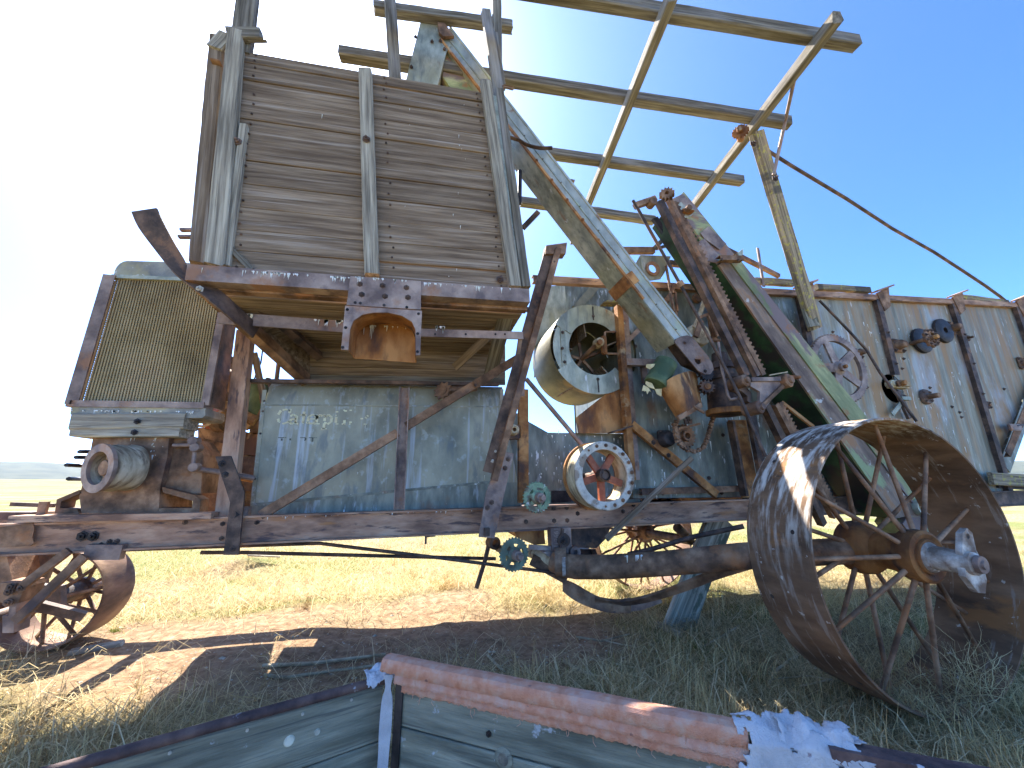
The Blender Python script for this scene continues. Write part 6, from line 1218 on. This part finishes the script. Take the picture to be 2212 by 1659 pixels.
sweep('canvas_fold', [(-.01, -.03), (.006, -.050), (.011, -.066), (.013, -.080)], cv0 + .05, cv1, 'canvas_pink', .004, seed=3, wob=.002)
thr = []
for i in range(60):
    s = random.uniform(cv0 + .04, cv1 - .01) * (B_ - K).length; z_ = random.choice((-.03, -.056, -.080)); p = K + dB * s + nB * .02 + Vec((0, 0, z_)); l = random.uniform(.006, .022)
    thr.append(tubemesh([p - nB * .006, p - nB * .006 + dB * random.uniform(-.006, .006) + nB * .003 + Vec((0, 0, -l * .6)), p + dB * random.uniform(-.012, .012) + nB * .002 + Vec((0, 0, -l))], .0007, 4))
v, f = join(thr); tag(ob('frayed_threads', v, f, 'canvas_pink', tro), None, kind='stuff')
# torn white canvas right of it, with holes
def torn(name, org, du, dv, nu_, nv_, keep, lift, m, seed, edge=.35):
    rr = np.random.default_rng(seed); nz = VN(seed + 50); nz2 = VN(seed + 90); v = []; f = []; ids = {}
    for i in range(nu_ + 1):
        for j in range(nv_ + 1):
            s, t_ = i / nu_, j / nv_; p = org + du * s + dv(t_); hgt = (float(nz(np.array(s * 5.), np.array(t_ * 4.))) - .5) * lift + (float(nz2(np.array(s * 13.), np.array(t_ * 11.))) - .5) * lift * .4
            ids[i, j] = len(v); v.append(p + Vec((0, 0, hgt)) + nB * (rr.uniform(-1, 1) * .0015) + dB * rr.uniform(-1, 1) * .003)
    for i in range(nu_):
        for j in range(nv_):
            s, t_ = (i + .5) / nu_, (j + .5) / nv_; e = min(s, 1 - s, t_, 1 - t_)
            if float(nz2(np.array(s * 9 + 3.), np.array(t_ * 7.))) * .6 + float(nz(np.array(s * 21.), np.array(t_ * 17. + 5))) * .4 < keep - min(e * 2.2, edge): continue
            f.append((ids[i, j], ids[i + 1, j], ids[i + 1, j + 1], ids[i, j + 1]))
    o = ob(name, v, f, m, tro, smooth=True, ang=80); md = o.modifiers.new('thickness', 'SOLIDIFY'); md.thickness = .003; return o
Lw = (B_ - K).length
def drape(t_):
    a = -.05 + t_ * .20; return nB * min(a, .026) + Vec((0, 0, .022 if a < .0 else .022 - a * 1.0))
torn('torn_canvas', K + dB * (.725 * Lw) + Vec((0, 0, .0)), dB * (.19 * Lw), drape, 60, 36, .52, .022, 'canvas_white', 4)
torn('torn_canvas', K + dB * (.79 * Lw) + Vec((0, 0, .006)) - nB * .01, dB * (.11 * Lw), drape, 40, 30, .55, .03, 'canvas_white', 9)
torn('torn_canvas', KL + dA * .075 + Vec((0, 0, .03)) - nA * .01, dA * -.09 + dB * .03 + Vec((0, 0, .03)), lambda t_: nA * (-.03 + .07 * t_) + Vec((0, 0, -.03 * t_ * t_)), 26, 20, .42, .02, 'canvas_white', 12)
bar('edge_rail', K + dB * (.86 * Lw) + Vec((0, 0, -.004)), B2, .05, .03, 'pipe_rust', tro, ref=(0, 0, 1))

# ------------------------------------------------------------------ hazy air between here and the hills
def haze(density):
    m = bpy.data.materials.new('haze_air'); m.use_nodes = True; N = m.node_tree.nodes; N.remove(N['Principled BSDF']); pv = N.new('ShaderNodeVolumePrincipled'); pv.inputs['Density'].default_value = density; pv.inputs['Color'].default_value = (.75, .87, 1.0, 1); pv.inputs['Anisotropy'].default_value = .2
    m.node_tree.links.new(pv.outputs[0], N['Material Output'].inputs['Volume']); s = 4300; MATS['haze_air'] = m
    v = [(x, y, z) for x in (-s, s) for y in (-s, s) for z in (-60, 150)]
    o = ob('haze', v, [(0, 1, 3, 2), (4, 6, 7, 5), (0, 4, 5, 1), (2, 3, 7, 6), (0, 2, 6, 4), (1, 5, 7, 3)], 'haze_air'); o['kind'] = 'stuff'; return o
HAZE = 4e-5
if HAZE: haze(HAZE)
